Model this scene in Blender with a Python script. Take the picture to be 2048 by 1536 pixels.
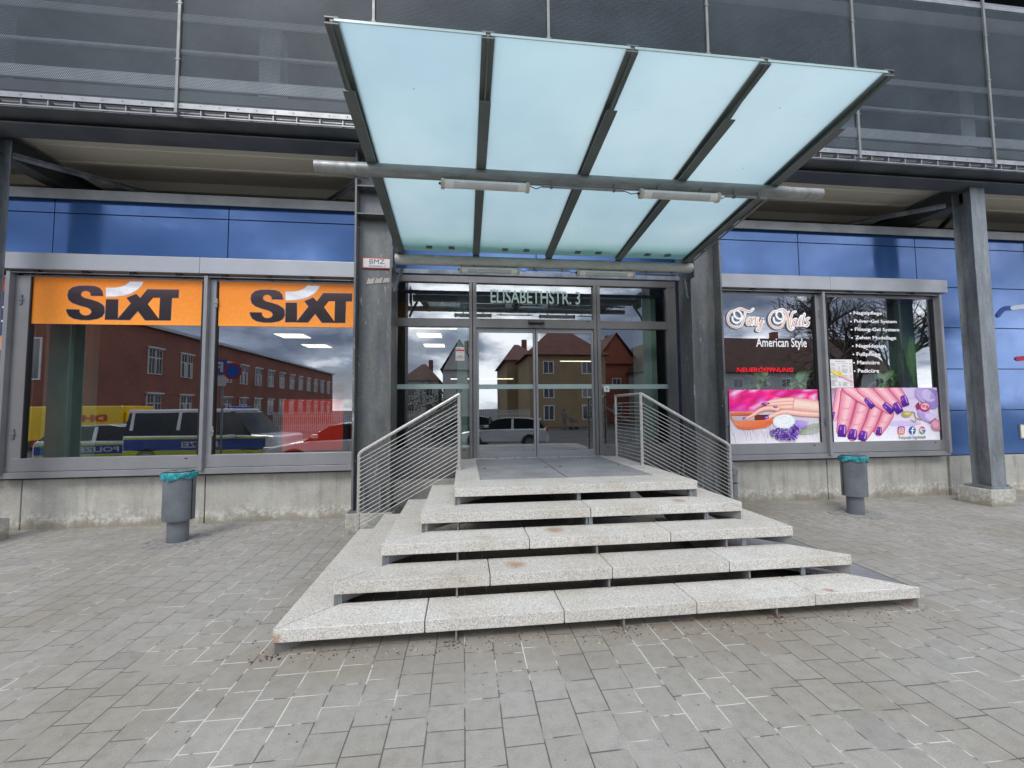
import bpy, bmesh, math, random
from mathutils import Vector, Matrix
from mathutils.geometry import tessellate_polygon
R = math.radians
random.seed(7)
for o in list(bpy.data.objects): bpy.data.objects.remove(o)
SC = bpy.context.scene
COL = SC.collection
# ------------------------------------------------------------ camera, world, sun, exposure
cd = bpy.data.cameras.new('camera'); cam = bpy.data.objects.new('camera', cd); COL.objects.link(cam)
cd.sensor_width = 36; cd.lens = 36*830.02/2048; cd.clip_start = .05; cd.clip_end = 2000
_r = Vector((0.993386, -0.114458, -0.009095)); _d = Vector((-0.002411, 0.058397, -0.998291)); _f = Vector((0.114793, 0.991710, 0.057735))
cam.matrix_world = Matrix(((_r.x, -_d.x, -_f.x, 0), (_r.y, -_d.y, -_f.y, 0), (_r.z, -_d.z, -_f.z, 1.65), (0, 0, 0, 1)))
SC.camera = cam
SUN_EL, SUN_AZ = 48, 205      # azimuth clockwise from +Y (the building side); light comes over the photographer's shoulder
W = bpy.data.worlds.new('World'); SC.world = W; W.use_nodes = True
nt = W.node_tree; nt.nodes.clear()
def N(t, k, **kw):
    n = t.nodes.new(k)
    for a, b in kw.items(): setattr(n, a, b)
    return n
sky = N(nt, 'ShaderNodeTexSky', sky_type='NISHITA', sun_disc=False, sun_elevation=R(SUN_EL), sun_rotation=R(SUN_AZ), air_density=1.2, dust_density=2.0)
tc = N(nt, 'ShaderNodeTexCoord'); mp = N(nt, 'ShaderNodeMapping'); mp.inputs['Scale'].default_value = (1, 1, 2.6)
nz = N(nt, 'ShaderNodeTexNoise'); nz.inputs['Scale'].default_value = 3.4; nz.inputs['Detail'].default_value = 9; nz.inputs['Roughness'].default_value = .55
nt.links.new(tc.outputs['Generated'], mp.inputs[0]); nt.links.new(mp.outputs[0], nz.inputs['Vector'])
cr = N(nt, 'ShaderNodeValToRGB'); e = cr.color_ramp.elements
e[0].position = .38; e[0].color = (1.7, 2.05, 2.9, 1); e[1].position = .60; e[1].color = (16.5, 16.8, 17.2, 1)
m_ = e.new(.49); m_.color = (4.0, 4.6, 5.9, 1)
nt.links.new(nz.outputs['Fac'], cr.inputs[0])
nz2 = N(nt, 'ShaderNodeTexNoise'); nz2.inputs['Scale'].default_value = 1.4; nz2.inputs['Detail'].default_value = 6
nt.links.new(mp.outputs[0], nz2.inputs['Vector'])
cr2 = N(nt, 'ShaderNodeValToRGB'); cr2.color_ramp.elements[0].position = .30; cr2.color_ramp.elements[0].color = (.55, .55, .55, 1); cr2.color_ramp.elements[1].position = .46
nt.links.new(nz2.outputs['Fac'], cr2.inputs[0])
mx = N(nt, 'ShaderNodeMixRGB'); nt.links.new(cr2.outputs[0], mx.inputs[0]); nt.links.new(sky.outputs[0], mx.inputs[1]); nt.links.new(cr.outputs[0], mx.inputs[2])
bg = N(nt, 'ShaderNodeBackground'); bg.inputs[1].default_value = .15
nt.links.new(mx.outputs[0], bg.inputs[0]); wo = N(nt, 'ShaderNodeOutputWorld'); nt.links.new(bg.outputs[0], wo.inputs[0])
sd = bpy.data.lights.new('sun', 'SUN'); sd.energy = 1.3; sd.angle = R(20); sd.color = (1, .96, .9)
so = bpy.data.objects.new('sun', sd); COL.objects.link(so)
sdir = Vector((math.sin(R(SUN_AZ))*math.cos(R(SUN_EL)), math.cos(R(SUN_AZ))*math.cos(R(SUN_EL)), math.sin(R(SUN_EL))))
so.rotation_euler = sdir.to_track_quat('Z', 'Y').to_euler(); so.location = (0, -20, 30)
VS = SC.view_settings; VS.view_transform = 'Standard'; VS.look = 'None'; VS.gamma = 1; VS.exposure = .38
SC.cycles.max_bounces = 8; SC.cycles.transparent_max_bounces = 12

# ------------------------------------------------------------ materials
def lin(c):
    if isinstance(c, str): c = [int(c[i:i+2], 16)/255 for i in (0, 2, 4)]
    return tuple(x/12.92 if x < .04045 else ((x+.055)/1.055)**2.4 for x in c)+(1,)
def newmat(name):
    m = bpy.data.materials.new(name); m.use_nodes = True; t = m.node_tree
    return m, t, t.nodes['Principled BSDF'], t.nodes['Material Output']
def mat(name, c1, c2=None, sc=3, rough=.5, metal=0, bump=0, bsc=60, stretch=(1, 1, 1), lo=.35, hi=.65, spec=.5, coat=0, detail=8):
    """procedural surface: two colours mixed by noise, roughness varied, optional fine bump"""
    m, t, b, o = newmat(name)
    L = t.links.new
    g = N(t, 'ShaderNodeNewGeometry'); mp = N(t, 'ShaderNodeMapping'); mp.inputs['Scale'].default_value = stretch
    L(g.outputs['Position'], mp.inputs[0])
    n = N(t, 'ShaderNodeTexNoise'); n.inputs['Scale'].default_value = sc; n.inputs['Detail'].default_value = detail; n.inputs['Roughness'].default_value = .6
    L(mp.outputs[0], n.inputs['Vector'])
    c2 = c2 or tuple(x*.82 for x in c1)
    r = N(t, 'ShaderNodeValToRGB'); e = r.color_ramp.elements
    e[0].position = lo; e[0].color = tuple(c1[:3])+(1,); e[1].position = hi; e[1].color = tuple(c2[:3])+(1,)
    L(n.outputs['Fac'], r.inputs[0]); L(r.outputs[0], b.inputs['Base Color'])
    mr = N(t, 'ShaderNodeMapRange'); mr.inputs[1].default_value = .3; mr.inputs[2].default_value = .7
    mr.inputs[3].default_value = max(rough-.08, 0); mr.inputs[4].default_value = min(rough+.1, 1)
    L(n.outputs['Fac'], mr.inputs[0]); L(mr.outputs[0], b.inputs['Roughness'])
    b.inputs['Metallic'].default_value = metal; b.inputs['Specular IOR Level'].default_value = spec; b.inputs['Coat Weight'].default_value = coat
    if bump:
        n2 = N(t, 'ShaderNodeTexNoise'); n2.inputs['Scale'].default_value = bsc; n2.inputs['Detail'].default_value = 4
        L(g.outputs['Position'], n2.inputs['Vector'])
        bp = N(t, 'ShaderNodeBump'); bp.inputs['Strength'].default_value = bump; bp.inputs['Distance'].default_value = .01
        L(n2.outputs['Fac'], bp.inputs['Height']); L(bp.outputs[0], b.inputs['Normal'])
    return m
def mth(t, op, a, b=None, c=None):
    n = N(t, 'ShaderNodeMath', operation=op)
    for i, x in enumerate((a, b, c)):
        if x is None: continue
        if isinstance(x, (int, float)): n.inputs[i].default_value = x
        else: t.links.new(x, n.inputs[i])
    return n.outputs[0]
def emis(name, c, s):
    m, t, b, o = newmat(name); b.inputs['Base Color'].default_value = tuple(x*.8 for x in c)+(1,)
    b.inputs['Emission Color'].default_value = tuple(c)+(1,); b.inputs['Emission Strength'].default_value = s
    return m
def schlick(t):
    g = N(t, 'ShaderNodeNewGeometry'); d = N(t, 'ShaderNodeVectorMath', operation='DOT_PRODUCT')
    t.links.new(g.outputs['Incoming'], d.inputs[0]); t.links.new(g.outputs['Normal'], d.inputs[1])
    c = mth(t, 'SUBTRACT', 1, mth(t, 'ABSOLUTE', d.outputs['Value']))
    return mth(t, 'ADD', .04, mth(t, 'MULTIPLY', .96, mth(t, 'POWER', c, 5)))
def glassmat(name, tint, refl, rcol=(1, 1, 1), rough=0.0, base=None, wob=0):
    """window pane: part mirror (coating plus Fresnel), rest tinted see-through"""
    m, t, b, o = newmat(name); t.nodes.remove(b); L = t.links.new
    tr = N(t, 'ShaderNodeBsdfTransparent'); tr.inputs[0].default_value = tuple(tint)+(1,)
    gl = N(t, 'ShaderNodeBsdfGlossy'); gl.inputs['Color'].default_value = tuple(rcol)+(1,); gl.inputs['Roughness'].default_value = rough
    f = mth(t, 'ADD', mth(t, 'MULTIPLY', schlick(t), 1.0), refl); f = mth(t, 'MINIMUM', f, 1)
    if wob:
        g = N(t, 'ShaderNodeNewGeometry'); n = N(t, 'ShaderNodeTexNoise'); n.inputs['Scale'].default_value = .9; n.inputs['Detail'].default_value = 1
        L(g.outputs['Position'], n.inputs['Vector']); bp = N(t, 'ShaderNodeBump'); bp.inputs['Strength'].default_value = wob; bp.inputs['Distance'].default_value = .01
        L(n.outputs['Fac'], bp.inputs['Height']); L(bp.outputs[0], gl.inputs['Normal'])
    mx = N(t, 'ShaderNodeMixShader'); L(f, mx.inputs[0]); L(tr.outputs[0], mx.inputs[1]); L(gl.outputs[0], mx.inputs[2]); L(mx.outputs[0], o.inputs[0])
    return m
def xyz(t):
    g = N(t, 'ShaderNodeNewGeometry'); s = N(t, 'ShaderNodeSeparateXYZ'); t.links.new(g.outputs['Position'], s.inputs[0]); return g, s
def noise(t, vec, sc, det=4, rough=.5, dim='3D'):
    n = N(t, 'ShaderNodeTexNoise'); n.inputs['Scale'].default_value = sc; n.inputs['Detail'].default_value = det; n.inputs['Roughness'].default_value = rough
    if vec is not None: t.links.new(vec, n.inputs['Vector'])
    return n.outputs['Fac']
def ramp(t, fac, stops):
    r = N(t, 'ShaderNodeValToRGB'); e = r.color_ramp.elements
    while len(e) < len(stops): e.new(.5)
    for i, (p, c) in enumerate(stops): e[i].position = p; e[i].color = (tuple(c)+(1,))[:4] if not isinstance(c, float) else (c, c, c, 1)
    t.links.new(fac, r.inputs[0]); return r.outputs[0]
def mixc(t, fac, a, b, mode='MIX'):
    n = N(t, 'ShaderNodeMixRGB', blend_type=mode)
    for i, x in enumerate((fac, a, b)):
        if isinstance(x, (int, float)): n.inputs[i].default_value = x
        elif isinstance(x, tuple): n.inputs[i].default_value = (x+(1,))[:4]
        else: t.links.new(x, n.inputs[i])
    return n.outputs[0]
def setbump(t, b, h, s=.3, d=.01):
    bp = N(t, 'ShaderNodeBump'); bp.inputs['Strength'].default_value = s; bp.inputs['Distance'].default_value = d
    t.links.new(h, bp.inputs['Height']); t.links.new(bp.outputs[0], b.inputs['Normal'])

def m_paving():
    m, t, b, o = newmat('concrete_paving'); g, s = xyz(t); P = g.outputs['Position']
    n0 = noise(t, P, 1.3, 2)
    x = mth(t, 'DIVIDE', mth(t, 'ADD', s.outputs[0], mth(t, 'MULTIPLY', mth(t, 'SUBTRACT', n0, .5), .02)), .197)
    ix = mth(t, 'FLOOR', x); fx = mth(t, 'FRACT', x)
    wn = N(t, 'ShaderNodeTexWhiteNoise', noise_dimensions='1D'); t.links.new(ix, wn.inputs['W'])
    ln = mth(t, 'ADD', mth(t, 'MULTIPLY', mth(t, 'FLOOR', mth(t, 'MULTIPLY', wn.outputs['Value'], 3)), .035), .19)   # stone length per row .20 .25 .30
    wn2 = N(t, 'ShaderNodeTexWhiteNoise', noise_dimensions='1D'); t.links.new(mth(t, 'ADD', ix, 31.7), wn2.inputs['W'])
    y = mth(t, 'ADD', mth(t, 'DIVIDE', s.outputs[1], ln), mth(t, 'MULTIPLY', wn2.outputs['Value'], 7))
    y = mth(t, 'ADD', y, mth(t, 'MULTIPLY', mth(t, 'SUBTRACT', noise(t, P, .7, 1), .5), .35))
    iy = mth(t, 'FLOOR', y); fy = mth(t, 'FRACT', y)
    dx = mth(t, 'MULTIPLY', mth(t, 'MINIMUM', fx, mth(t, 'SUBTRACT', 1, fx)), .197)
    dy = mth(t, 'MULTIPLY', mth(t, 'MINIMUM', fy, mth(t, 'SUBTRACT', 1, fy)), .25)
    d = mth(t, 'MINIMUM', dx, dy)
    jw = mth(t, 'ADD', .0012, mth(t, 'MULTIPLY', noise(t, P, 9, 3), .003))
    j = N(t, 'ShaderNodeMapRange', interpolation_type='SMOOTHSTEP'); t.links.new(d, j.inputs[0]); t.links.new(jw, j.inputs[1])
    t.links.new(mth(t, 'ADD', jw, .0018), j.inputs[2]); j.inputs[3].default_value = 1; j.inputs[4].default_value = 0
    cv = N(t, 'ShaderNodeCombineXYZ'); t.links.new(ix, cv.inputs[0]); t.links.new(iy, cv.inputs[1])
    w3 = N(t, 'ShaderNodeTexWhiteNoise', noise_dimensions='3D'); t.links.new(cv.outputs[0], w3.inputs['Vector'])
    base = ramp(t, w3.outputs['Value'], [(0, (.290, .281, .259)), (.5, (.308, .299, .277)), (.92, (.322, .314, .292)), (1, (.268, .264, .25))])
    big = ramp(t, noise(t, P, .55, 5, .6), [(.36, (.88, .84, .76)), (.5, (.98, .965, .935)), (.66, (1.05, 1.05, 1.04))])
    base = mixc(t, 1, base, big, 'MULTIPLY')
    fine = ramp(t, noise(t, P, 140, 3, .7), [(.3, .80), (.5, 1.0), (.72, 1.16)])
    base = mixc(t, 1, base, fine, 'MULTIPLY')
    med = ramp(t, noise(t, P, 14, 5, .65), [(.33, .87), (.5, 1.0), (.72, 1.08)])
    base = mixc(t, 1, base, med, 'MULTIPLY')
    # dark gum spots and dropped dirt
    vo = N(t, 'ShaderNodeTexVoronoi'); vo.inputs['Scale'].default_value = 2.1; t.links.new(P, vo.inputs['Vector'])
    sc_ = N(t, 'ShaderNodeSeparateColor'); t.links.new(vo.outputs['Color'], sc_.inputs[0])
    rad = mth(t, 'MULTIPLY', mth(t, 'GREATER_THAN', sc_.outputs[0], .35), mth(t, 'ADD', .015, mth(t, 'MULTIPLY', sc_.outputs[1], .035)))
    dist = mth(t, 'ADD', vo.outputs['Distance'], mth(t, 'MULTIPLY', mth(t, 'SUBTRACT', noise(t, P, 60, 2), .5), .03))
    base = mixc(t, mth(t, 'MULTIPLY', mth(t, 'LESS_THAN', dist, rad), .55), base, (.07, .062, .055))
    vs = N(t, 'ShaderNodeTexVoronoi'); vs.inputs['Scale'].default_value = 17; t.links.new(P, vs.inputs['Vector'])
    ss = N(t, 'ShaderNodeSeparateColor'); t.links.new(vs.outputs['Color'], ss.inputs[0])
    sp = mth(t, 'MULTIPLY', mth(t, 'GREATER_THAN', ss.outputs[0], .8), mth(t, 'LESS_THAN', vs.outputs['Distance'], .11))
    base = mixc(t, mth(t, 'MULTIPLY', sp, mth(t, 'MULTIPLY', .8, mth(t, 'GREATER_THAN', noise(t, P, 1.1, 2), .5))), base, (.08, .07, .06))
    pale = mth(t, 'MULTIPLY', mth(t, 'LESS_THAN', vs.outputs['Distance'], .07), mth(t, 'LESS_THAN', ss.outputs[0], .2))
    base = mixc(t, mth(t, 'MULTIPLY', pale, .6), base, (.5, .48, .42))
    # brown grime washed out from under the steps
    dn = mth(t, 'ADD', s.outputs[1], mth(t, 'MULTIPLY', mth(t, 'SUBTRACT', noise(t, P, 4, 5, .65), .5), .5))
    inx = mth(t, 'MULTIPLY', ramp(t, mth(t, 'ADD', mth(t, 'ABSOLUTE', mth(t, 'SUBTRACT', s.outputs[0], 1.2)), mth(t, 'MULTIPLY', mth(t, 'SUBTRACT', noise(t, P, 2.2, 4), .5), 1.2)), [(0, 1.0), (.999, 1.0)]), 1)
    xx = mth(t, 'ADD', mth(t, 'ABSOLUTE', mth(t, 'SUBTRACT', s.outputs[0], 1.2)), mth(t, 'MULTIPLY', mth(t, 'SUBTRACT', noise(t, P, 2.2, 4), .5), 1.0))
    mrx = N(t, 'ShaderNodeMapRange', interpolation_type='SMOOTHSTEP'); t.links.new(xx, mrx.inputs[0]); mrx.inputs[1].default_value = 2.2; mrx.inputs[2].default_value = 3.0; mrx.inputs[3].default_value = 1; mrx.inputs[4].default_value = 0; inx = mrx.outputs[0]
    gr = mth(t, 'MULTIPLY', ramp(t, mth(t, 'SUBTRACT', dn, 2.2), [(.35, 0.0), (.72, 1.0)]), inx)
    base = mixc(t, mth(t, 'MULTIPLY', gr, .4), base, (.2, .16, .11))
    # joints: dark, in patches filled with pale sand
    wj = ramp(t, noise(t, P, 1.0, 3, .6), [(.47, 0.0), (.54, 1.0)])
    wj2 = ramp(t, noise(t, P, 7, 3), [(.42, 0.0), (.48, 1.0)])
    wmask = mth(t, 'MULTIPLY', wj, wj2)
    jc = mixc(t, wmask, (.075, .067, .06), (.60, .59, .55))
    jf = mth(t, 'MULTIPLY', j.outputs[0], mth(t, 'ADD', .85, mth(t, 'MULTIPLY', wmask, .02)))
    t.links.new(mixc(t, jf, base, jc), b.inputs['Base Color']); b.inputs['Roughness'].default_value = .82
    h = mth(t, 'ADD', mth(t, 'MULTIPLY', mth(t, 'SUBTRACT', 1, j.outputs[0]), .5), mth(t, 'ADD', mth(t, 'MULTIPLY', noise(t, P, 120, 3), .12), mth(t, 'MULTIPLY', w3.outputs['Value'], .1)))
    setbump(t, b, h, .6, .006)
    return m
STAINS = [(.423, 3.53, .34, .11), (.84, 3.88, .51, .12), (2.2, 4.13, .68, .09), (-1.27, 3.05, .11, .05), (2.9, 3.1, .17, .05)]
def m_granite():
    m, t, b, o = newmat('pale_granite'); g, s = xyz(t); P = g.outputs['Position']
    v = N(t, 'ShaderNodeTexVoronoi'); v.inputs['Scale'].default_value = 190; t.links.new(P, v.inputs['Vector'])
    sc_ = N(t, 'ShaderNodeSeparateColor'); t.links.new(v.outputs['Color'], sc_.inputs[0])
    c = ramp(t, sc_.outputs[0], [(0, (.30, .29, .28)), (.22, (.52, .505, .48)), (.55, (.62, .605, .575)), (1, (.71, .695, .66))])
    v2 = ramp(t, noise(t, P, 60, 3, .7), [(.36, .80), (.5, 1.0), (.7, 1.06)])
    c = mixc(t, 1, c, v2, 'MULTIPLY')
    st = ramp(t, noise(t, P, 2.2, 6, .65), [(.34, (.86, .83, .78)), (.48, (.98, .965, .94)), (.62, (1.02, 1.02, 1.01))])
    c = mixc(t, 1, c, st, 'MULTIPLY')
    oi = N(t, 'ShaderNodeObjectInfo'); c = mixc(t, 1, c, ramp(t, oi.outputs['Random'], [(0, (.90, .89, .87)), (.5, (.98, .975, .96)), (1, (1.03, 1.03, 1.02))]), 'MULTIPLY')
    c = mixc(t, mth(t, 'MULTIPLY', ramp(t, noise(t, P, 6.5, 6, .7), [(.56, 0.0), (.68, 1.0)]), .35), c, (.40, .36, .29))
    # rust marks
    rv = N(t, 'ShaderNodeTexVoronoi'); rv.inputs['Scale'].default_value = 1.15; t.links.new(P, rv.inputs['Vector'])
    rs = N(t, 'ShaderNodeSeparateColor'); t.links.new(rv.outputs['Color'], rs.inputs[0])
    rd = mth(t, 'ADD', rv.outputs['Distance'], mth(t, 'MULTIPLY', mth(t, 'SUBTRACT', noise(t, P, 14, 4), .5), .16))
    for (sx, sy, sz, sr) in STAINS:
        dv = N(t, 'ShaderNodeVectorMath', operation='DISTANCE'); t.links.new(P, dv.inputs[0]); dv.inputs[1].default_value = (sx, sy, sz)
        dn = mth(t, 'ADD', dv.outputs['Value'], mth(t, 'MULTIPLY', mth(t, 'SUBTRACT', noise(t, P, 18, 5, .7), .5), .12))
        c = mixc(t, mth(t, 'MULTIPLY', ramp(t, dn, [(sr*.3, 1.0), (sr, 0.0)]), .7), c, (.34, .17, .09))
    rm = ramp(t, rd, [(.01, 1.0), (.06, 0.0)])
    rm = mth(t, 'MULTIPLY', rm, mth(t, 'GREATER_THAN', rs.outputs[1], .62))
    c = mixc(t, mth(t, 'MULTIPLY', rm, .55), c, (.45, .24, .13))
    t.links.new(c, b.inputs['Base Color']); b.inputs['Roughness'].default_value = .75
    setbump(t, b, mth(t, 'ADD', sc_.outputs[0], mth(t, 'MULTIPLY', noise(t, P, 40, 4), 1.5)), .35, .004)
    return m
def m_concrete():
    m, t, b, o = newmat('cast_concrete'); g, s = xyz(t); P = g.outputs['Position']
    c = ramp(t, noise(t, P, 2.6, 8, .62), [(.30, (.345, .335, .30)), (.5, (.425, .415, .375)), (.70, (.49, .48, .435))])
    c = mixc(t, 1, c, ramp(t, noise(t, P, 55, 3, .6), [(.3, .84), (.55, 1.0), (.75, 1.06)]), 'MULTIPLY')
    # damp brown foot and salt bloom just above it
    zz = mth(t, 'ADD', s.outputs[2], mth(t, 'MULTIPLY', mth(t, 'SUBTRACT', noise(t, P, 3.5, 5, .65), .5), .45))
    foot = ramp(t, zz, [(.02, 1.0), (.2, 0.0)])
    c = mixc(t, mth(t, 'MULTIPLY', foot, .6), c, (.2, .165, .11))
    bl = mth(t, 'MULTIPLY', ramp(t, zz, [(.05, 0.0), (.14, 1.0), (.26, 0.0)]), ramp(t, noise(t, P, 20, 5, .7), [(.45, 0.0), (.56, 1.0)]))
    c = mixc(t, mth(t, 'MULTIPLY', bl, .7), c, (.66, .64, .58))
    mpv = N(t, 'ShaderNodeMapping'); mpv.inputs['Scale'].default_value = (9, 9, .8); t.links.new(P, mpv.inputs[0])
    c = mixc(t, 1, c, ramp(t, noise(t, mpv.outputs[0], 1.0, 5, .6), [(.34, (.80, .79, .76)), (.5, (1, 1, 1)), (.7, (1.05, 1.05, 1.04))]), 'MULTIPLY')
    pv = N(t, 'ShaderNodeTexVoronoi'); pv.inputs['Scale'].default_value = 26; t.links.new(P, pv.inputs['Vector'])
    c = mixc(t, mth(t, 'MULTIPLY', mth(t, 'LESS_THAN', pv.outputs['Distance'], .09), .35), c, (.1, .1, .09))
    t.links.new(c, b.inputs['Base Color']); b.inputs['Roughness'].default_value = .85
    setbump(t, b, noise(t, P, 30, 6, .7), .25, .006)
    return m
def m_galv(name, c1, c2, streak=.5, metal=.35, rough=.42):
    m, t, b, o = newmat(name); g, s = xyz(t); P = g.outputs['Position']
    mp = N(t, 'ShaderNodeMapping'); mp.inputs['Scale'].default_value = (3.2, 3.2, .7); t.links.new(P, mp.inputs[0])
    n1 = noise(t, mp.outputs[0], 2.2, 8, .62)
    c = ramp(t, n1, [(.34, c1), (.52, tuple((a+b_)/2 for a, b_ in zip(c1, c2))), (.66, c2)])
    v = N(t, 'ShaderNodeTexVoronoi'); v.inputs['Scale'].default_value = 38; t.links.new(P, v.inputs['Vector'])
    c = mixc(t, .16, c, v.outputs['Color'], 'SOFT_LIGHT')
    ws = mth(t, 'MULTIPLY', ramp(t, noise(t, mp.outputs[0], 3.4, 9, .72), [(.60, 0.0), (.66, 1.0)]), streak)
    c = mixc(t, ws, c, (.42, .43, .45))
    t.links.new(c, b.inputs['Base Color']); b.inputs['Metallic'].default_value = metal
    t.links.new(ramp(t, n1, [(.3, rough-.1), (.7, rough+.16)]), b.inputs['Roughness'])
    setbump(t, b, noise(t, P, 24, 5), .08, .005)
    return m
def m_mesh():
    """perforated zinc sheet: staggered round holes cut with alpha"""
    m, t, b, o = newmat('perforated_zinc_sheet'); g, s = xyz(t); p = .0215
    u = mth(t, 'DIVIDE', s.outputs[0], p); v = mth(t, 'DIVIDE', s.outputs[2], p*1.732)
    def dd(off):
        a = mth(t, 'SUBTRACT', mth(t, 'FRACT', mth(t, 'ADD', u, off)), .5)
        c = mth(t, 'MULTIPLY', mth(t, 'SUBTRACT', mth(t, 'FRACT', mth(t, 'ADD', v, off)), .5), 1.732)
        return mth(t, 'SQRT', mth(t, 'ADD', mth(t, 'MULTIPLY', a, a), mth(t, 'MULTIPLY', c, c)))
    d = mth(t, 'MINIMUM', dd(0), dd(.5))
    solid = ramp(t, d, [(.33, 0.0), (.39, 1.0)])
    c = ramp(t, noise(t, g.outputs['Position'], 1.1, 6, .6), [(.36, (.036, .052, .066)), (.66, (.070, .095, .115))])
    t.links.new(c, b.inputs['Base Color']); b.inputs['Metallic'].default_value = .2; b.inputs['Roughness'].default_value = .5
    tr = N(t, 'ShaderNodeBsdfTransparent'); mx = N(t, 'ShaderNodeMixShader')
    t.links.new(solid, mx.inputs[0]); t.links.new(tr.outputs[0], mx.inputs[1]); t.links.new(b.outputs[0], mx.inputs[2]); t.links.new(mx.outputs[0], o.inputs[0])
    return m
def m_frosted():
    m, t, b, o = newmat('frosted_canopy_glass'); t.nodes.remove(b); L = t.links.new
    g, s = xyz(t); P = g.outputs['Position']
    # milky laminate; building shade and grime painted along the low edge, faint smears
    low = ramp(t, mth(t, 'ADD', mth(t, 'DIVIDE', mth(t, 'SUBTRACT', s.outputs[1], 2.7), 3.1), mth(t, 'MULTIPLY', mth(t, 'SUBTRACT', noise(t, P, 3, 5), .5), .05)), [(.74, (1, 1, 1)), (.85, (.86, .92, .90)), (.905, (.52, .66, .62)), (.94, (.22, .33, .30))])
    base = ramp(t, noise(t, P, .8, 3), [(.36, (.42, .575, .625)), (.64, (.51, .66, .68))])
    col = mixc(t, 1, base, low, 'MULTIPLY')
    sv = N(t, 'ShaderNodeTexVoronoi'); sv.inputs['Scale'].default_value = 3.3; L(P, sv.inputs['Vector'])
    spot = ramp(t, sv.outputs['Distance'], [(.02, .55), (.032, 1.0)])
    col = mixc(t, 1, col, spot, 'MULTIPLY')
    col = mixc(t, 1, col, ramp(t, noise(t, P, 1.5, 7, .6), [(.36, .965), (.5, 1.0), (.68, 1.02)]), 'MULTIPLY')
    tl = N(t, 'ShaderNodeBsdfTranslucent'); L(col, tl.inputs[0])
    df = N(t, 'ShaderNodeBsdfDiffuse'); df.inputs[0].default_value = (.42, .6, .64, 1)
    gl = N(t, 'ShaderNodeBsdfGlossy'); gl.inputs['Roughness'].default_value = .08
    a = N(t, 'ShaderNodeMixShader'); a.inputs[0].default_value = .10; L(tl.outputs[0], a.inputs[1]); L(df.outputs[0], a.inputs[2])
    c = N(t, 'ShaderNodeMixShader'); L(mth(t, 'MULTIPLY', schlick(t), .8), c.inputs[0]); L(a.outputs[0], c.inputs[1]); L(gl.outputs[0], c.inputs[2]); L(c.outputs[0], o.inputs[0])
    return m
def m_grate(name, c, period=.011):
    m, t, b, o = newmat(name); g, s = xyz(t)
    u = mth(t, 'FRACT', mth(t, 'DIVIDE', s.outputs[0], period)); v = mth(t, 'FRACT', mth(t, 'DIVIDE', s.outputs[1], .03))
    k = mth(t, 'MULTIPLY', mth(t, 'GREATER_THAN', u, .42), mth(t, 'GREATER_THAN', v, .25))
    cc = mixc(t, mth(t, 'MULTIPLY', k, .75), c, tuple(x*.25 for x in c))
    t.links.new(mixc(t, 1, cc, ramp(t, noise(t, g.outputs['Position'], 3, 5), [(.3, .8), (.7, 1.15)]), 'MULTIPLY'), b.inputs['Base Color'])
    b.inputs['Metallic'].default_value = .3; b.inputs['Roughness'].default_value = .55
    return m
def m_brick():
    m, t, b, o = newmat('red_brick'); g, s = xyz(t)
    cb = N(t, 'ShaderNodeCombineXYZ'); t.links.new(mth(t, 'ADD', s.outputs[0], s.outputs[1]), cb.inputs[0]); t.links.new(s.outputs[2], cb.inputs[1])
    br = N(t, 'ShaderNodeTexBrick'); t.links.new(cb.outputs[0], br.inputs[0]); br.inputs['Scale'].default_value = 1
    br.inputs['Brick Width'].default_value = .25; br.inputs['Row Height'].default_value = .08; br.inputs['Mortar Size'].default_value = .006
    br.inputs['Color1'].default_value = (.30, .10, .065, 1); br.inputs['Color2'].default_value = (.23, .072, .05, 1); br.inputs['Mortar'].default_value = (.13, .09, .075, 1)
    t.links.new(mixc(t, 1, br.outputs[0], ramp(t, noise(t, g.outputs['Position'], .5, 4), [(.3, .8), (.7, 1.1)]), 'MULTIPLY'), b.inputs['Base Color']); b.inputs['Roughness'].default_value = .85
    return m
def m_rooftile(name, c):
    m, t, b, o = newmat(name); g, s = xyz(t)
    w = mth(t, 'FRACT', mth(t, 'MULTIPLY', s.outputs[2], 4.5))
    c1 = mixc(t, mth(t, 'MULTIPLY', mth(t, 'LESS_THAN', w, .25), .5), c, tuple(x*.4 for x in c))
    t.links.new(mixc(t, 1, c1, ramp(t, noise(t, g.outputs['Position'], 1.2, 5), [(.3, .7), (.7, 1.2)]), 'MULTIPLY'), b.inputs['Base Color']); b.inputs['Roughness'].default_value = .8
    return m
def m_vcol(name, rough=.35):
    m, t, b, o = newmat(name); a = N(t, 'ShaderNodeAttribute', attribute_name='Col')
    g = N(t, 'ShaderNodeNewGeometry')
    t.links.new(mixc(t, 1, a.outputs['Color'], ramp(t, noise(t, g.outputs['Position'], 30, 3), [(.3, .94), (.7, 1.04)]), 'MULTIPLY'), b.inputs['Base Color'])
    b.inputs['Roughness'].default_value = rough; b.inputs['Specular IOR Level'].default_value = .3; return m
def m_bag():
    m, t, b, o = newmat('turquoise_bin_liner'); g, s = xyz(t)
    c = ramp(t, noise(t, g.outputs['Position'], 14, 4), [(.35, (.01, .15, .18)), (.55, (.02, .30, .34)), (.7, (.10, .46, .5))])
    t.links.new(c, b.inputs['Base Color']); b.inputs['Roughness'].default_value = .28; b.inputs['Transmission Weight'].default_value = .0
    setbump(t, b, noise(t, g.outputs['Position'], 26, 3, .5), .9, .02); return m

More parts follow.
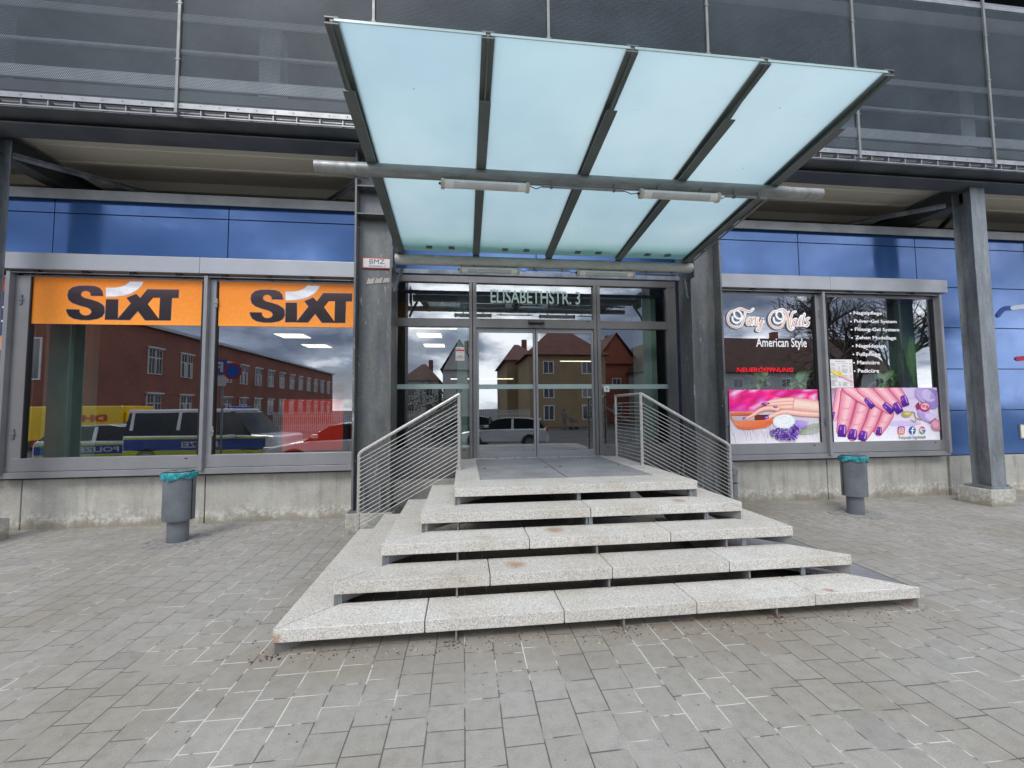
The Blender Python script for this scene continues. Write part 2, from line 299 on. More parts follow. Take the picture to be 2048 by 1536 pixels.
M = dict(
    paving=m_paving(), granite=m_granite(), concrete=m_concrete(),
    galv=m_galv('galvanised_steel', (.145, .163, .178), (.285, .312, .335)),
    galvdark=m_galv('dark_weathered_galvanised_steel', (.098, .105, .107), (.168, .176, .178), .75),
    grey=mat('grey_painted_aluminium', (.30, .305, .32), (.25, .256, .27), 2, .38, .3, .03, 200),
    greylight=mat('light_grey_aluminium_header', (.42, .435, .465), (.36, .375, .40), 1.6, .34, .35),
    doorframe=mat('dark_bronze_grey_aluminium', (.19, .187, .187), (.15, .15, .15), 2, .35, .35),
    blue=mat('blue_lacquered_panel', (.062, .148, .37), (.054, .13, .33), 1.2, .10, .35, .0, spec=.6),
    joint=mat('dark_joint_shadow_gap', (.012, .02, .05), None, 5, .8),
    flashing=mat('zinc_flashing', (.33, .34, .33), (.24, .25, .25), 2.5, .4, .45),
    canopy_steel=mat('grey_green_painted_steel', (.15, .175, .165), (.115, .135, .128), 3, .45, .2, .04, 90),
    pipe=mat('weathered_grey_green_pipe', (.30, .325, .315), (.21, .23, .222), 5, .42, .25, .06, 60, (1, 3, 3)),
    pipelight=mat('weathered_pipe_painted_light', (.52, .53, .49), (.40, .41, .375), 5, .42, .1, .06, 60, (1, 3, 3)),  # rear pipe: paler copy of the pipe, light on it painted in
    screenpost=mat('dull_zinc_post', (.25, .26, .255), (.17, .18, .18), 4, .4, .3),
    rusty=mat('raw_galvanised_pipe_end', (.32, .335, .34), (.2, .18, .16), 7, .45, .4, .06, 60, (1.4, 1, 1), .45, .75),
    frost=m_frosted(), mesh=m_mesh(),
    stainless=mat('brushed_stainless_steel', (.62, .61, .58), (.5, .49, .46), 9, .3, .6),
    beige=mat('beige_trapezoidal_steel_deck', (.76, .71, .60), (.68, .63, .53), 1.5, .6, .05, 0, 60, (.3, 1, 1)),
    steelblue=mat('dark_blue_grey_steel', (.085, .097, .105), (.135, .15, .158), 2.2, .5, .1, .04, 60),
    railwhite=mat('bright_zinc_rail', (.36, .37, .38), (.24, .25, .265), 4, .35, .5),
    lampbody=mat('aged_white_lamp_housing', (.88, .86, .81), (.76, .74, .68), 6, .4),
    lampcap=mat('cream_lamp_end_cap', (.62, .58, .50), (.5, .46, .39), 8, .5),
    lamptube=mat('clear_grey_lamp_cover', (.60, .60, .58), (.5, .5, .48), 6, .2, 0, 0, 60, (1, 1, 1), .35, .65, .7),
    cable=mat('grey_cable', (.16, .16, .16), None, 5, .6), white=mat('white_plastic', (.72, .72, .71), None, 3, .4),
    black=mat('black_plastic', (.015, .015, .016), None, 4, .4),
    bin=mat('grey_powder_coated_bin', (.155, .172, .19), (.105, .118, .132), 4.5, .45, .1, .03, 150), bag=m_bag(),
    grate=m_grate('black_grey_entrance_grate', (.46, .46, .47)), sidegrate=m_grate('dark_steel_grating', (.34, .35, .37), .02),
    rubber=mat('dark_rubber_gap', (.02, .018, .017), None, 5, .8), cobble=mat('small_granite_setts', (.32, .315, .30), (.2, .2, .19), 16, .8, 0, .3, 60),
    vcol=m_vcol('printed_film', .5), banner=mat('orange_printed_film', lin('f9962f'), lin('f69028'), 1.5, .4),
    glass=glassmat('coated_window_glass', (.62, .70, .66), .29, (.92, .95, 1), 0, None, .06),
    doorglass=glassmat('door_glass', (.66, .73, .70), .26, (.92, .96, 1), 0, None, .05),
    etched=mat('etched_pale_green_strip', (.36, .47, .43), (.33, .43, .40), 4, .5),
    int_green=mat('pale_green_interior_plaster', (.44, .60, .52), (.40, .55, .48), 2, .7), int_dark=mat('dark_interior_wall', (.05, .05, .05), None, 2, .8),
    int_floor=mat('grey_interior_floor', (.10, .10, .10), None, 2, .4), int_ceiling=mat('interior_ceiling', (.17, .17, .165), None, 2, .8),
    int_red=emis('glowing_red_panel', (1, .035, .0), .13), panel_light=emis('lit_ceiling_panel', (1, .86, .64), 2.4),  # int_red: weak glow added to brighten the panel
    leaf=mat('green_houseplant_leaf', (.30, .55, .18), (.42, .66, .28), 9, .4), pot=mat('brown_flower_trough', (.10, .05, .03), None, 5, .7),
    asphalt=mat('asphalt', (.052, .052, .054), (.07, .07, .07), 3, .85, 0, .2, 90), brick=m_brick(),
    plaster_y=mat('yellow_ochre_render', (.30, .215, .12), (.26, .18, .10), .6, .85), plaster_w=mat('off_white_render', (.5, .5, .5), (.43, .43, .43), .6, .85),
    plaster_o=mat('orange_red_render', (.30, .085, .05), None, .6, .85), roof=m_rooftile('red_clay_tiles', (.15, .048, .032)), roofdark=m_rooftile('brown_clay_tiles', (.10, .045, .032)),
    winwhite=mat('white_window_frame', (.7, .7, .68), None, 3, .5), winglass=mat('dark_distant_glass', (.04, .05, .06), (.08, .09, .1), 1, .1, 0, 0, 60, (1, 1, 1), .35, .65, .8),
    shutter=mat('grey_roller_shutter', (.42, .42, .40), None, 3, .6), carwhite=mat('white_car_paint', (.80, .81, .83), None, 1, .25, 0, 0, coat=.8),
    carblue=mat('police_blue_foil', (.01, .06, .33), None, 1, .3), caryellow=mat('fluorescent_yellow_foil', (.62, .72, .02), None, 1, .4),
    carglass=mat('tinted_car_glass', (.012, .015, .018), None, 1, .12, spec=.35), tyre=mat('black_tyre', (.02, .02, .02), None, 8, .8), rim=mat('alloy_rim', (.35, .35, .36), None, 4, .3, .8),
    carsilver=mat('silver_car_paint', (.4, .42, .44), None, 1, .25, .5, coat=.8), bluelamp=mat('blue_beacon', (.01, .05, .5), None, 1, .2), redlamp=mat('red_tail_lamp', (.5, .02, .01), None, 1, .2),
    dhl=mat('yellow_van_paint', (.85, .55, .0), None, 1, .3, coat=.4), bark=mat('grey_brown_bark', (.10, .08, .06), (.06, .05, .04), 9, .9), bush=mat('dull_spring_foliage', (.06, .08, .03), (.11, .13, .05), 3, .8),
    signred=mat('sign_red', (.6, .02, .02), None, 2, .4), signblue=mat('sign_blue', (.01, .12, .55), None, 2, .4), dirt=mat('dark_leaf_litter', (.04, .028, .02), (.09, .06, .04), 30, .9),
    pale=mat('pale_grit', (.5, .48, .43), None, 30, .9), slab=mat('dusty_concrete_slab', (.16, .17, .175), (.11, .12, .125), 1.4, .8), rust=mat('rusty_steel_plate', (.22, .22, .215), (.17, .085, .05), 7, .6, .2, .1, 60, (1, 1, 1), .55, .68),
    guard=mat('galvanised_guard_rail', (.50, .56, .60), (.38, .43, .47), 2, .45, .1), darkvoid=mat('dark_parking_level', (.02, .026, .03), (.035, .042, .048), .6, .8),
)

# ------------------------------------------------------------ mesh builder
class MB:
    def __init__(s): s.v = []; s.f = []; s.m = []; s.c = []; s.hascol = False
    def poly(s, pts, m=0, c=None):
        k = len(s.v); s.v += [tuple(p) for p in pts]; s.f.append(tuple(range(k, k+len(pts)))); s.m.append(m); s.c.append(c); return s
    def hexa(s, p, m=0):          # p: 8 points, bottom 4 ccw then top 4
        k = len(s.v); s.v += [tuple(q) for q in p]
        for q in ((3, 2, 1, 0), (4, 5, 6, 7), (0, 1, 5, 4), (1, 2, 6, 5), (2, 3, 7, 6), (3, 0, 4, 7)): s.f.append(tuple(k+i for i in q)); s.m.append(m); s.c.append(None)
        return s
    def box(s, x0, x1, y0, y1, z0, z1, m=0):
        return s.hexa([(x0, y0, z0), (x1, y0, z0), (x1, y1, z0), (x0, y1, z0), (x0, y0, z1), (x1, y0, z1), (x1, y1, z1), (x0, y1, z1)], m)
    def prism(s, pts, z0, z1, m=0, ax='z'):
        def P(a, b, c): return {'z': (a, b, c), 'x': (c, a, b), 'y': (a, c, b)}[ax]
        n = len(pts); k = len(s.v)
        s.v += [P(a, b, z0) for a, b in pts]+[P(a, b, z1) for a, b in pts]
        tri = tessellate_polygon([[Vector((a, b, 0)) for a, b in pts]])
        for t in tri: s.f += [tuple(k+i for i in t), tuple(k+n+i for i in reversed(t))]; s.m += [m, m]; s.c += [None]*2
        for i in range(n): s.f.append((k+i, k+(i+1) % n, k+n+(i+1) % n, k+n+i)); s.m.append(m); s.c.append(None)
        return s
    def tube(s, pts, r, n=10, m=0, cap=True):
        pts = [Vector(p) for p in pts]; rs = r if isinstance(r, (list, tuple)) else [r]*len(pts); k = len(s.v); prev = None
        for i, p in enumerate(pts):
            d = (pts[min(i+1, len(pts)-1)]-pts[max(i-1, 0)]).normalized()
            if prev is None: a = d.orthogonal().normalized()
            else: a = (prev-d*prev.dot(d)).normalized()
            prev = a; b = d.cross(a)
            for j in range(n):
                q = 2*math.pi*j/n; s.v.append(tuple(p+(a*math.cos(q)+b*math.sin(q))*rs[i]))
        for i in range(len(pts)-1):
            for j in range(n): s.f.append((k+i*n+j, k+i*n+(j+1) % n, k+(i+1)*n+(j+1) % n, k+(i+1)*n+j)); s.m.append(m); s.c.append(None)
        if cap:
            s.f.append(tuple(k+j for j in reversed(range(n)))); s.f.append(tuple(k+(len(pts)-1)*n+j for j in range(n))); s.m += [m, m]; s.c += [None]*2
        return s
    def beam(s, a, b, w, h, m=0):     # rectangular bar from a to b, w sideways, h vertical
        a, b = Vector(a), Vector(b); d = (b-a).normalized(); side = d.cross(Vector((0, 0, 1)))
        side = side.normalized()*w/2 if side.length > 1e-4 else Vector((w/2, 0, 0)); up = side.cross(d).normalized()*h/2
        return s.hexa([a-side-up, a+side-up, b+side-up, b-side-up, a-side+up, a+side+up, b+side+up, b-side+up], m)
    def text(s, txt, x0, x1, z0, z1, y, m=0, bold=0.0, shear=0, depth=.0015, flip=False, space=1):
        cu = bpy.data.curves.new('t', 'FONT'); cu.body = txt; cu.offset = bold; cu.shear = shear; cu.space_character = space; cu.resolution_u = 3
        ob = bpy.data.objects.new('t', cu); COL.objects.link(ob); dg = bpy.context.evaluated_depsgraph_get()
        me = ob.evaluated_get(dg).to_mesh(); vs = [v.co.copy() for v in me.vertices]; fs = [tuple(p.vertices) for p in me.polygons]
        ob.evaluated_get(dg).to_mesh_clear(); bpy.data.objects.remove(ob); bpy.data.curves.remove(cu)
        ax, bx = min(v.x for v in vs), max(v.x for v in vs); ay, by = min(v.y for v in vs), max(v.y for v in vs)
        k = len(s.v)
        for v in vs:
            u = (v.x-ax)/(bx-ax); u = 1-u if flip else u
            s.v.append((x0+u*(x1-x0), y, z0+(v.y-ay)/(by-ay)*(z1-z0)))
        for f in fs: s.f.append(tuple(k+i for i in f)); s.m.append(m); s.c.append(None)
        return s
    def build(s, name, mats, parent=None, bev=0, smooth=False, base=None, seg=2):
        me = bpy.data.meshes.new(name); off = Vector((0, 0, 0))
        if parent is not None:
            p = parent
            while p is not None: off += p.location; p = p.parent
        elif base is not None: off = Vector(base)
        me.from_pydata([tuple(Vector(v)-off) for v in s.v], [], s.f); me.update()
        mats = mats if isinstance(mats, (list, tuple)) else [mats]
        for q in mats: me.materials.append(M[q] if isinstance(q, str) else q)
        for p, q in zip(me.polygons, s.m): p.material_index = q
        if any(c is not None for c in s.c):
            at = me.color_attributes.new('Col', 'FLOAT_COLOR', 'CORNER')
            for p, c in zip(me.polygons, s.c):
                for j, li in enumerate(p.loop_indices):
                    at.data[li].color = (c[j] if isinstance(c[0], tuple) else c) if c is not None else (1, 1, 1, 1)
        else:
            bm = bmesh.new(); bm.from_mesh(me); bmesh.ops.recalc_face_normals(bm, faces=bm.faces); bm.to_mesh(me); bm.free()
        if smooth:
            for p in me.polygons: p.use_smooth = True
        o = bpy.data.objects.new(name, me); COL.objects.link(o)
        if parent is not None: o.parent = parent
        elif base is not None: o.location = base
        if bev:
            b = o.modifiers.new('bevel', 'BEVEL'); b.width = bev; b.segments = seg; b.limit_method = 'ANGLE'; b.angle_limit = R(40)
        elif smooth:
            w = o.modifiers.new('es', 'EDGE_SPLIT'); w.split_angle = R(42)
        return o
def tag(o, label=None, cat=None, group=None, kind=None):
    if label: o['label'] = label
    if cat: o['category'] = cat
    if group: o['group'] = group
    if kind: o['kind'] = kind
    return o
def thing(name, loc, label, cat, group=None):
    o = bpy.data.objects.new(name, None); COL.objects.link(o); o.location = loc; o.empty_display_size = .2
    return tag(o, label, cat, group)
def dup(root, loc, rz=None, label=None):
    def cp(o, par):
        c = o.copy(); COL.objects.link(c); c.parent = par
        for ch in [q for q in bpy.data.objects if q.parent == o]: cp(ch, c)
        return c
    r = cp(root, None); r.location = loc
    if rz is not None: r.rotation_euler = (0, 0, rz)
    if label: r['label'] = label
    return r
def box(name, m, par, *a, bev=.003, label=None):
    o = MB().box(*a).build(name, m, par, bev)
    if label: o['label'] = label
    return o

# ------------------------------------------------------------ ground
tag(MB().box(-45, 60, -.6, 6.68, -.30, 0).build('plaza_paving', 'paving'), kind='structure')
tag(MB().box(-45, 60, -.78, -.6, -.32, .012).build('kerb', 'concrete', bev=.01), kind='structure')
tag(MB().poly([(-900, -900, -.26), (900, -900, -.26), (900, 900, -.26), (-900, 900, -.26)]).build('ground', 'asphalt'), kind='structure')

# ------------------------------------------------------------ ground-floor building
YB, YC = 6.70, 6.68          # blue cladding plane, concrete plinth plane
bld = thing('shop_building', (1.2, YB, 0), 'long ground floor building clad in glossy blue panels on a pale concrete plinth', 'building')
# concrete plinth blocks with joints
pj = [-14.0, -11.1, -8.6, -6.2, -3.8, -1.33]
for i in range(len(pj)-1): box('plinth_block', 'concrete', bld, pj[i]+.008, pj[i+1]-.008, YC, YC+.25, -.05, .70, bev=.008)
box('plinth_block', 'concrete', bld, -1.30, 3.62, YC+.02, YC+.25, -.05, .66, bev=.008)
pj = [3.65, 6.33, 8.76, 11.2, 13.7, 16.2]
for i in range(len(pj)-1): box('plinth_block', 'concrete', bld, pj[i]+.008, pj[i+1]-.008, YC-(.03 if i > 1 else 0), YC+.25, -.05, .70, bev=.008)
MB().box(-14, 16.2, YC+.06, YC+.3, -.2, .72).build('plinth_core', 'joint', bld)
# blue panels: rows between joints, skipping window and door openings
xs_j = [-13.2, -10.8, -8.4, -6.0, -3.6, -1.2, 1.2, 3.6, 6.0, 8.4, 10.8, 13.2, 16.2]
zs_j = [.71, 1.53, 2.30, 3.075, 3.84, 4.59, 4.90]
openings = [(-14.0, -1.35, .68, 3.80), (-1.28, 3.66, .5, 3.80), (3.7, 8.62, .68, 3.80)]
for i in range(len(xs_j)-1):
    for j in range(len(zs_j)-1):
        x0, x1, z0, z1 = xs_j[i], xs_j[i+1], zs_j[j], zs_j[j+1]
        if j < 4:
            for a, b, c, d in openings:
                if x0 < b and x1 > a:
                    if x0 < a and x1 > a and x1 < b: x1 = a
                    elif x1 > b: x0 = b
                    else: x0 = x1
        if x1-x0 < .12: continue
        g = .007
        mb = MB().box(x0+g, x1-g, YB, YB+.02, z0+g, z1-g)
        for rx in (x0+.05, (x0+x1)/2, x1-.05):
            for rz in (z0+.05, z1-.05): mb.tube([(rx, YB-.003, rz), (rx, YB+.004, rz)], .0075, 6, 1)
        mb.build('facade_panel', ['blue', 'joint'], bld, .002)
# backing with real openings
for a in ((-14, -6.4, .72, 4.9), (-6.4, 16.2, 3.8, 4.9), (-1.75, -1.2, .72, 3.8), (3.5, 4.45, .72, 3.8), (8.6, 16.2, .72, 3.8)):
    MB().box(a[0], a[1], YB+.022, YB+.09, a[2], a[3]).build('wall_backing', 'joint', bld)
MB().box(-14, 16.2, YB-.06, YB+.5, 4.87, 4.925).box(-14, 16.2, YB-.075, YB-.058, 4.775, 4.925).build('roof_flashing', 'flashing', bld, .003)
MB().box(-14, 16.2, YB+.45, 17, 4.75, 4.85).build('flat_roof', 'steelblue', bld)

YG, YF = 6.60, 6.56          # glass plane, frame front
def win_group(x0, x1, mull, gl, hj, side, which):
    """one projecting shop-window box: header hood, sill, side posts, mullion, panes"""
    w = thing('shop_window', ((x0+x1)/2, YF, .73), which, 'window')
    for a, b in hj: MB().prism([(6.46, 3.665), (6.46, 3.895), (6.475, 3.905), (6.72, 3.905), (6.72, 3.665)], a+.002, b-.002, 0, 'x').build('header_hood', 'greylight', w, .004)
    MB().box(x0, x1, 6.60, 6.66, 3.60, 3.67).build('blind_box', 'black', w)
    rr = MB().box(x0+.04, x1-.02, 6.505, 6.525, 3.622, 3.634)
    rr.build('guide_rail', 'railwhite', w, .002)
    xx = x0+.35
    while xx < x1-.1:
        MB().box(xx, xx+.07, 6.50, 6.62, 3.628, 3.668).build('rail_bracket', 'black', w); xx += .62
    MB().box(x0, x1, YF-.02, 6.69, .735, .822).build('sill', 'grey', w, .004)
    for (ga, gb) in gl:
        f = MB().box(ga-.13, gb+.10, YF, 6.66, .828, 1.01).box(ga-.13, gb+.1, YF+.03, 6.66, 3.57, 3.62)
        fr = f.build('window_frame', 'grey', w, .004)
        MB().box(gb-.16, gb-.12, YF-.001, YF+.002, .955, .972).build('drain_cap', 'black', fr)
        MB().poly([(ga, YG, 1.008), (gb, YG, 1.008), (gb, YG, 3.575), (ga, YG, 3.575)]).build('glass_pane', 'glass', w)
        MB().box(ga-.012, ga+.004, YF+.004, YG+.05, 1.01, 3.58).box(gb-.004, gb+.012, YF+.004, YG+.05, 1.01, 3.58).build('gasket', 'black', w)
    for mx_, ww, yy in mull: MB().box(mx_-ww/2, mx_+ww/2, yy, 6.68, .79, 3.64).build('mullion', 'grey', w, .004)
    for sx, ww in side: MB().box(sx, sx+ww, YF+.006, 6.68, .83, 3.60).build('jamb', 'grey', w, .004)
    for hx in [s[0]+.07 for s in side]:
        for hz in (1.35, 3.25):
            MB().box(hx, hx+.035, YF-.010, YF+.01, hz-.07, hz+.07).box(hx-.012, hx+.05, YF-.018, YF-.008, hz-.012, hz+.012).build('hinge', 'galv', w, .003)
    return w
wl = win_group(-6.40, -1.36, [(-3.775, .05, 6.49), (-6.35, .05, 6.49)], [(-6.12, -3.86), (-3.655, -1.45)], [(-6.42, -3.85), (-3.85, -1.36)], [(-6.325, .20), (-3.75, .09)],
               'wide grey framed shop window left of the entrance with two orange film banners')
wr = win_group(3.95, 8.66, [(6.26, .05, 6.49), (8.60, .05, 6.49)], [(4.40, 6.14), (6.378, 8.52)], [(3.92, 6.37), (6.37, 8.72)], [(6.145, .12), (8.525, .10)],
               'wide grey framed shop window right of the entrance with printed nail posters')
# next window and coloured film at the far left edge of the picture
w3 = thing('shop_window', (-8, YF, .73), 'partly visible shop window at the far left edge covered with orange and blue film', 'window')
MB().box(-9.5, -6.45, YF-.02, 6.69, .735, .822).build('sill', 'grey', w3, .004)
MB().prism([(6.46, 3.665), (6.46, 3.895), (6.475, 3.905), (6.72, 3.905), (6.72, 3.665)], -9.6, -6.424, 0, 'x').build('header_hood', 'greylight', w3, .004)
MB().box(-6.45, -6.43, YF, 6.68, .828, 3.60).box(-9.4, -6.45, YF, 6.68, .828, 1.01).build('window_frame', 'grey', w3, .004)
MB().poly([(-9.4, YG, 1.01), (-6.45, YG, 1.01), (-6.45, YG, 3.6), (-9.4, YG, 3.6)]).build('glass_pane', 'glass', w3)

# entrance front: frames, sidelights, transoms, sliding doors
YD = 6.72
ent = thing('entrance_front', (1.18, YD, .85), 'dark framed glass entrance front with double sliding doors above the stone steps', 'entrance')
def bars(name, lst, m='doorframe', bev=.004):
    mb = MB()
    for a in lst: mb.box(*a)
    return mb.build(name, m, ent, bev)
bars('outer_frame', [(-1.22, 3.62, YD-.05, YD+.10, 3.69, 3.795), (-1.22, -1.06, YD-.045, YD+.10, .56, 3.69), (3.46, 3.62, YD-.045, YD+.10, .56, 3.69)])
bars('transom_bar', [(-1.06, .10, YD-.04, YD+.08, 2.965, 3.10), (.19, 2.17, YD-.055, YD+.08, 2.955, 3.105), (2.27, 3.46, YD-.04, YD+.08, 2.965, 3.10)])
for x in (.10, 2.17): bars('post', [(x-.015, x+.035, YD-.06, YD+.10, .85, 3.69), (x+.045, x+.105, YD-.05, YD+.10, .85, 3.69)])
bars('kick_panel', [(-1.06, .085, YD-.03, YD+.06, .56, 1.03)]); bars('kick_panel', [(2.275, 3.46, YD-.03, YD+.06, .56, 1.03)])
bars('threshold', [(.085, 2.28, YD-.06, YD+.12, .80, .857)], 'stainless')
for a, b, c, d in ((-1.06, .085, 1.03, 2.965), (2.275, 3.46, 1.03, 2.965), (-1.06, .085, 3.10, 3.69), (2.275, 3.46, 3.10, 3.69), (.205, 2.155, 3.105, 3.69)):
    MB().poly([(a, YD, c), (b, YD, c), (b, YD, d), (a, YD, d)]).build('fixed_pane', 'doorglass', ent)
for k, (a, b) in enumerate(((.205, 1.165), (1.175, 2.155))):
    d = MB().box(a, a+.035, YD-.02, YD+.02, .86, 2.95).box(b-.035, b, YD-.02, YD+.02, .86, 2.95).box(a+.035, b-.035, YD-.018, YD+.018, .86, .955).box(a+.035, b-.035, YD-.018, YD+.018, 2.885, 2.95).build('sliding_door', 'grey', ent, .003)
    MB().poly([(a+.035, YD, .955), (b-.035, YD, .955), (b-.035, YD, 2.885), (a+.035, YD, 2.885)]).build('door_pane', 'doorglass', d)
    MB().box(a+.036, b-.036, YD-.007, YD-.003, 1.96, 2.035).build('etched_strip', 'etched', d)
MB().box(-1.055, .08, YD-.007, YD-.003, 1.965, 2.04).build('etched_strip', 'etched', ent)
MB().box(2.28, 3.455, YD-.007, YD-.003, 1.955, 2.03).build('etched_strip', 'etched', ent)
sn = MB().prism([(YD-.13, 3.035), (YD-.115, 3.075), (YD-.056, 3.085), (YD-.056, 3.02), (YD-.12, 3.02)], 1.05, 1.31, 0, 'x').build('motion_sensor', 'black', ent, .004)
ks = MB().box(2.30, 2.40, YD-.075, YD-.008, 1.90, 2.0).build('key_switch', 'white', ent, .012)
MB().tube([(2.35, YD-.078, 1.955), (2.35, YD-.073, 1.955)], .011, 10).box(2.344, 2.356, YD-.078, YD-.074, 1.93, 1.955).build('keyhole', 'black', ks)
for x in (.30, 2.06): MB().box(x-.02, x+.02, YD-.058, YD-.054, 3.075, 3.09).build('drain_cap', 'black', ent)
for x in (.0, 2.36): MB().box(x-.02, x+.02, YD-.033, YD-.029, .985, 1.0).build('drain_cap', 'black', ent)
lt = MB().text('ELISABETHSTR. 3', .436, 1.945, 3.375, 3.597, YD-.006, 0, .012)
tag(lt.build('street_lettering', mat('pale_green_vinyl', (.34, .46, .42), (.30, .41, .38), 4, .5)), 'pale green street name ELISABETHSTR. 3 on the glass above the sliding doors', 'lettering')
# bicycle notice on left sidelight
nb = MB().box(-.135, .008, YD-.009, YD-.004, 2.42, 2.64, 0).box(-.13, .003, YD-.0105, YD-.0092, 2.575, 2.60, 1)
for cx in (-.095, -.035):
    for q in range(16):
        a, b = 2*math.pi*q/16, 2*math.pi*(q+1)/16
        nb.poly([(cx+.02*math.cos(a), YD-.0105, 2.472+.02*math.sin(a)), (cx+.02*math.cos(b), YD-.0105, 2.472+.02*math.sin(b)), (cx+.025*math.cos(b), YD-.0105, 2.472+.025*math.sin(b)), (cx+.025*math.cos(a), YD-.0105, 2.472+.025*math.sin(a))], 1)
for a, b in (((-.095, 2.472), (-.075, 2.505)), ((-.075, 2.505), (-.045, 2.505)), ((-.045, 2.505), (-.065, 2.472)), ((-.065, 2.472), (-.095, 2.472)), ((-.035, 2.472), (-.048, 2.515))):
    nb.beam((a[0], YD-.010, a[1]), (b[0], YD-.010, b[1]), .001, .004, 1)
for cx in (-.075, -.04): nb.tube([(cx, YD-.0105, 2.548), (cx, YD-.0095, 2.548)], .011, 10, 2)
nb.box(-.13, -.05, YD-.0105, YD-.0092, 2.612, 2.618, 3)
tag(nb.build('bicycle_notice', ['white', 'signred', 'leaf', 'cable']), 'small white notice with red bicycle symbol on the left side pane of the entrance', 'notice')

# ------------------------------------------------------------ interior behind the glass
it = thing('shop_interior', (1.2, 8, .8), 'dim shop rooms behind the glass with pale green pillars and lit ceiling panels', 'interior')
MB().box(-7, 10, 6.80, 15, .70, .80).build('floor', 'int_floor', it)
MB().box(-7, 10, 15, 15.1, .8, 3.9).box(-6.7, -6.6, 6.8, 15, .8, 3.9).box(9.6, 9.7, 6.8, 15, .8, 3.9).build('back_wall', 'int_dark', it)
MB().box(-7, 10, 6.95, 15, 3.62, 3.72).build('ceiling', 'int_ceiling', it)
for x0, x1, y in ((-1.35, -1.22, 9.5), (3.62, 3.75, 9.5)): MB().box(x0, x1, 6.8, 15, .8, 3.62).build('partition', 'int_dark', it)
for x0, x1 in ((-6.38, -5.98), (8.45, 9.0), (3.2, 3.46), (-.12, .06)):
    MB().box(x0, x1, 7.25 if x0 > -1 and x0 < 0 else 7.1, 7.55, .8, 3.62).build('pillar', 'int_green', it, .01)
for x, y in ((-4.5, 9.7), (-4.5, 11.5), (-4.5, 13.3), (-1.75+.35, 9.9), (-.95, 11.2), (-.95, 13.0)):
    MB().box(x-.35, x+.35, y-.30, y+.30, 3.600, 3.615).build('ceiling_light', 'panel_light', it)
MB().box(-1.1, .05, 8.60, 8.66, 3.30, 3.33).box(-.4, .2, 12.6, 12.64, 2.53, 2.555).box(.5, 1.5, 12.6, 12.64, 2.53, 2.555).box(2.6, 3.6, 11, 11.03, 2.9, 2.92).build('light_strip', 'panel_light', it)
MB().box(-1.2, -.3, 7.6, 8.6, 3.30, 3.6).build('amber_soffit', mat('amber_panel', (.6, .25, .03), None, 2, .5), it)
MB().box(-3.08, -1.96, 7.5, 7.56, .96, 1.83).build('counter_panel', 'int_red', it)
MB().box(-2.03, -1.93, 7.3, 7.4, .8, 2.6).build('display_post', 'black', it, .01)
MB().box(4.2, 8.6, 6.74, 7.1, .8, 1.85).build('window_ledge', 'pot', it)
# house plants behind the nail posters
def plant(x, label, kind):
    t = thing('houseplant', (x, 6.84, 1.86), label, 'plant', None)
    MB().tube([(x, 6.84, 1.86), (x, 6.84, 1.96)], [.08, .1], 12).build('pot', 'pot', t)
    mb = MB(); rnd = random.Random(int(x*10))
    for k in range(40 if kind else 18):
        a = rnd.uniform(0, 6.28); L = rnd.uniform(.22, .42) if kind else rnd.uniform(.35, .75); rise = rnd.uniform(.9, 2.0) if kind else rnd.uniform(1.4, 2.4)
        w = rnd.uniform(.04, .075) if kind else .034; n = 6; pr = []
        for i in range(n+1):
            u = i/n; rr = L*u*(1 if kind else .45); zz = 1.95+L*(rise*u-(1.1 if kind else .3)*u*u)
            wd = w*math.sin(math.pi*min(1, .12+.88*u))
            c = Vector((x+rr*math.cos(a), 6.84+rr*math.sin(a)*.35, zz)); sd_ = Vector((-math.sin(a), math.cos(a), 0))*wd
            pr.append((c-sd_, c, c+sd_))
        for i in range(n):
            for q in (0, 1): mb.poly([pr[i][q], pr[i][q+1]+Vector((0, 0, .0)), pr[i+1][q+1], pr[i+1][q]])
    mb.build('foliage', 'leaf', t)
plant(5.25, 'broad leaved green houseplant behind glass just above the pink hand poster', 1)
plant(6.0, 'leafy houseplant behind glass at the right end above the pink hand poster', 1)
plant(7.75, 'small arching houseplant behind glass beside the white service list', 1)
plant(8.35, 'tall upright snake plant behind glass at the right of the service list', 0)

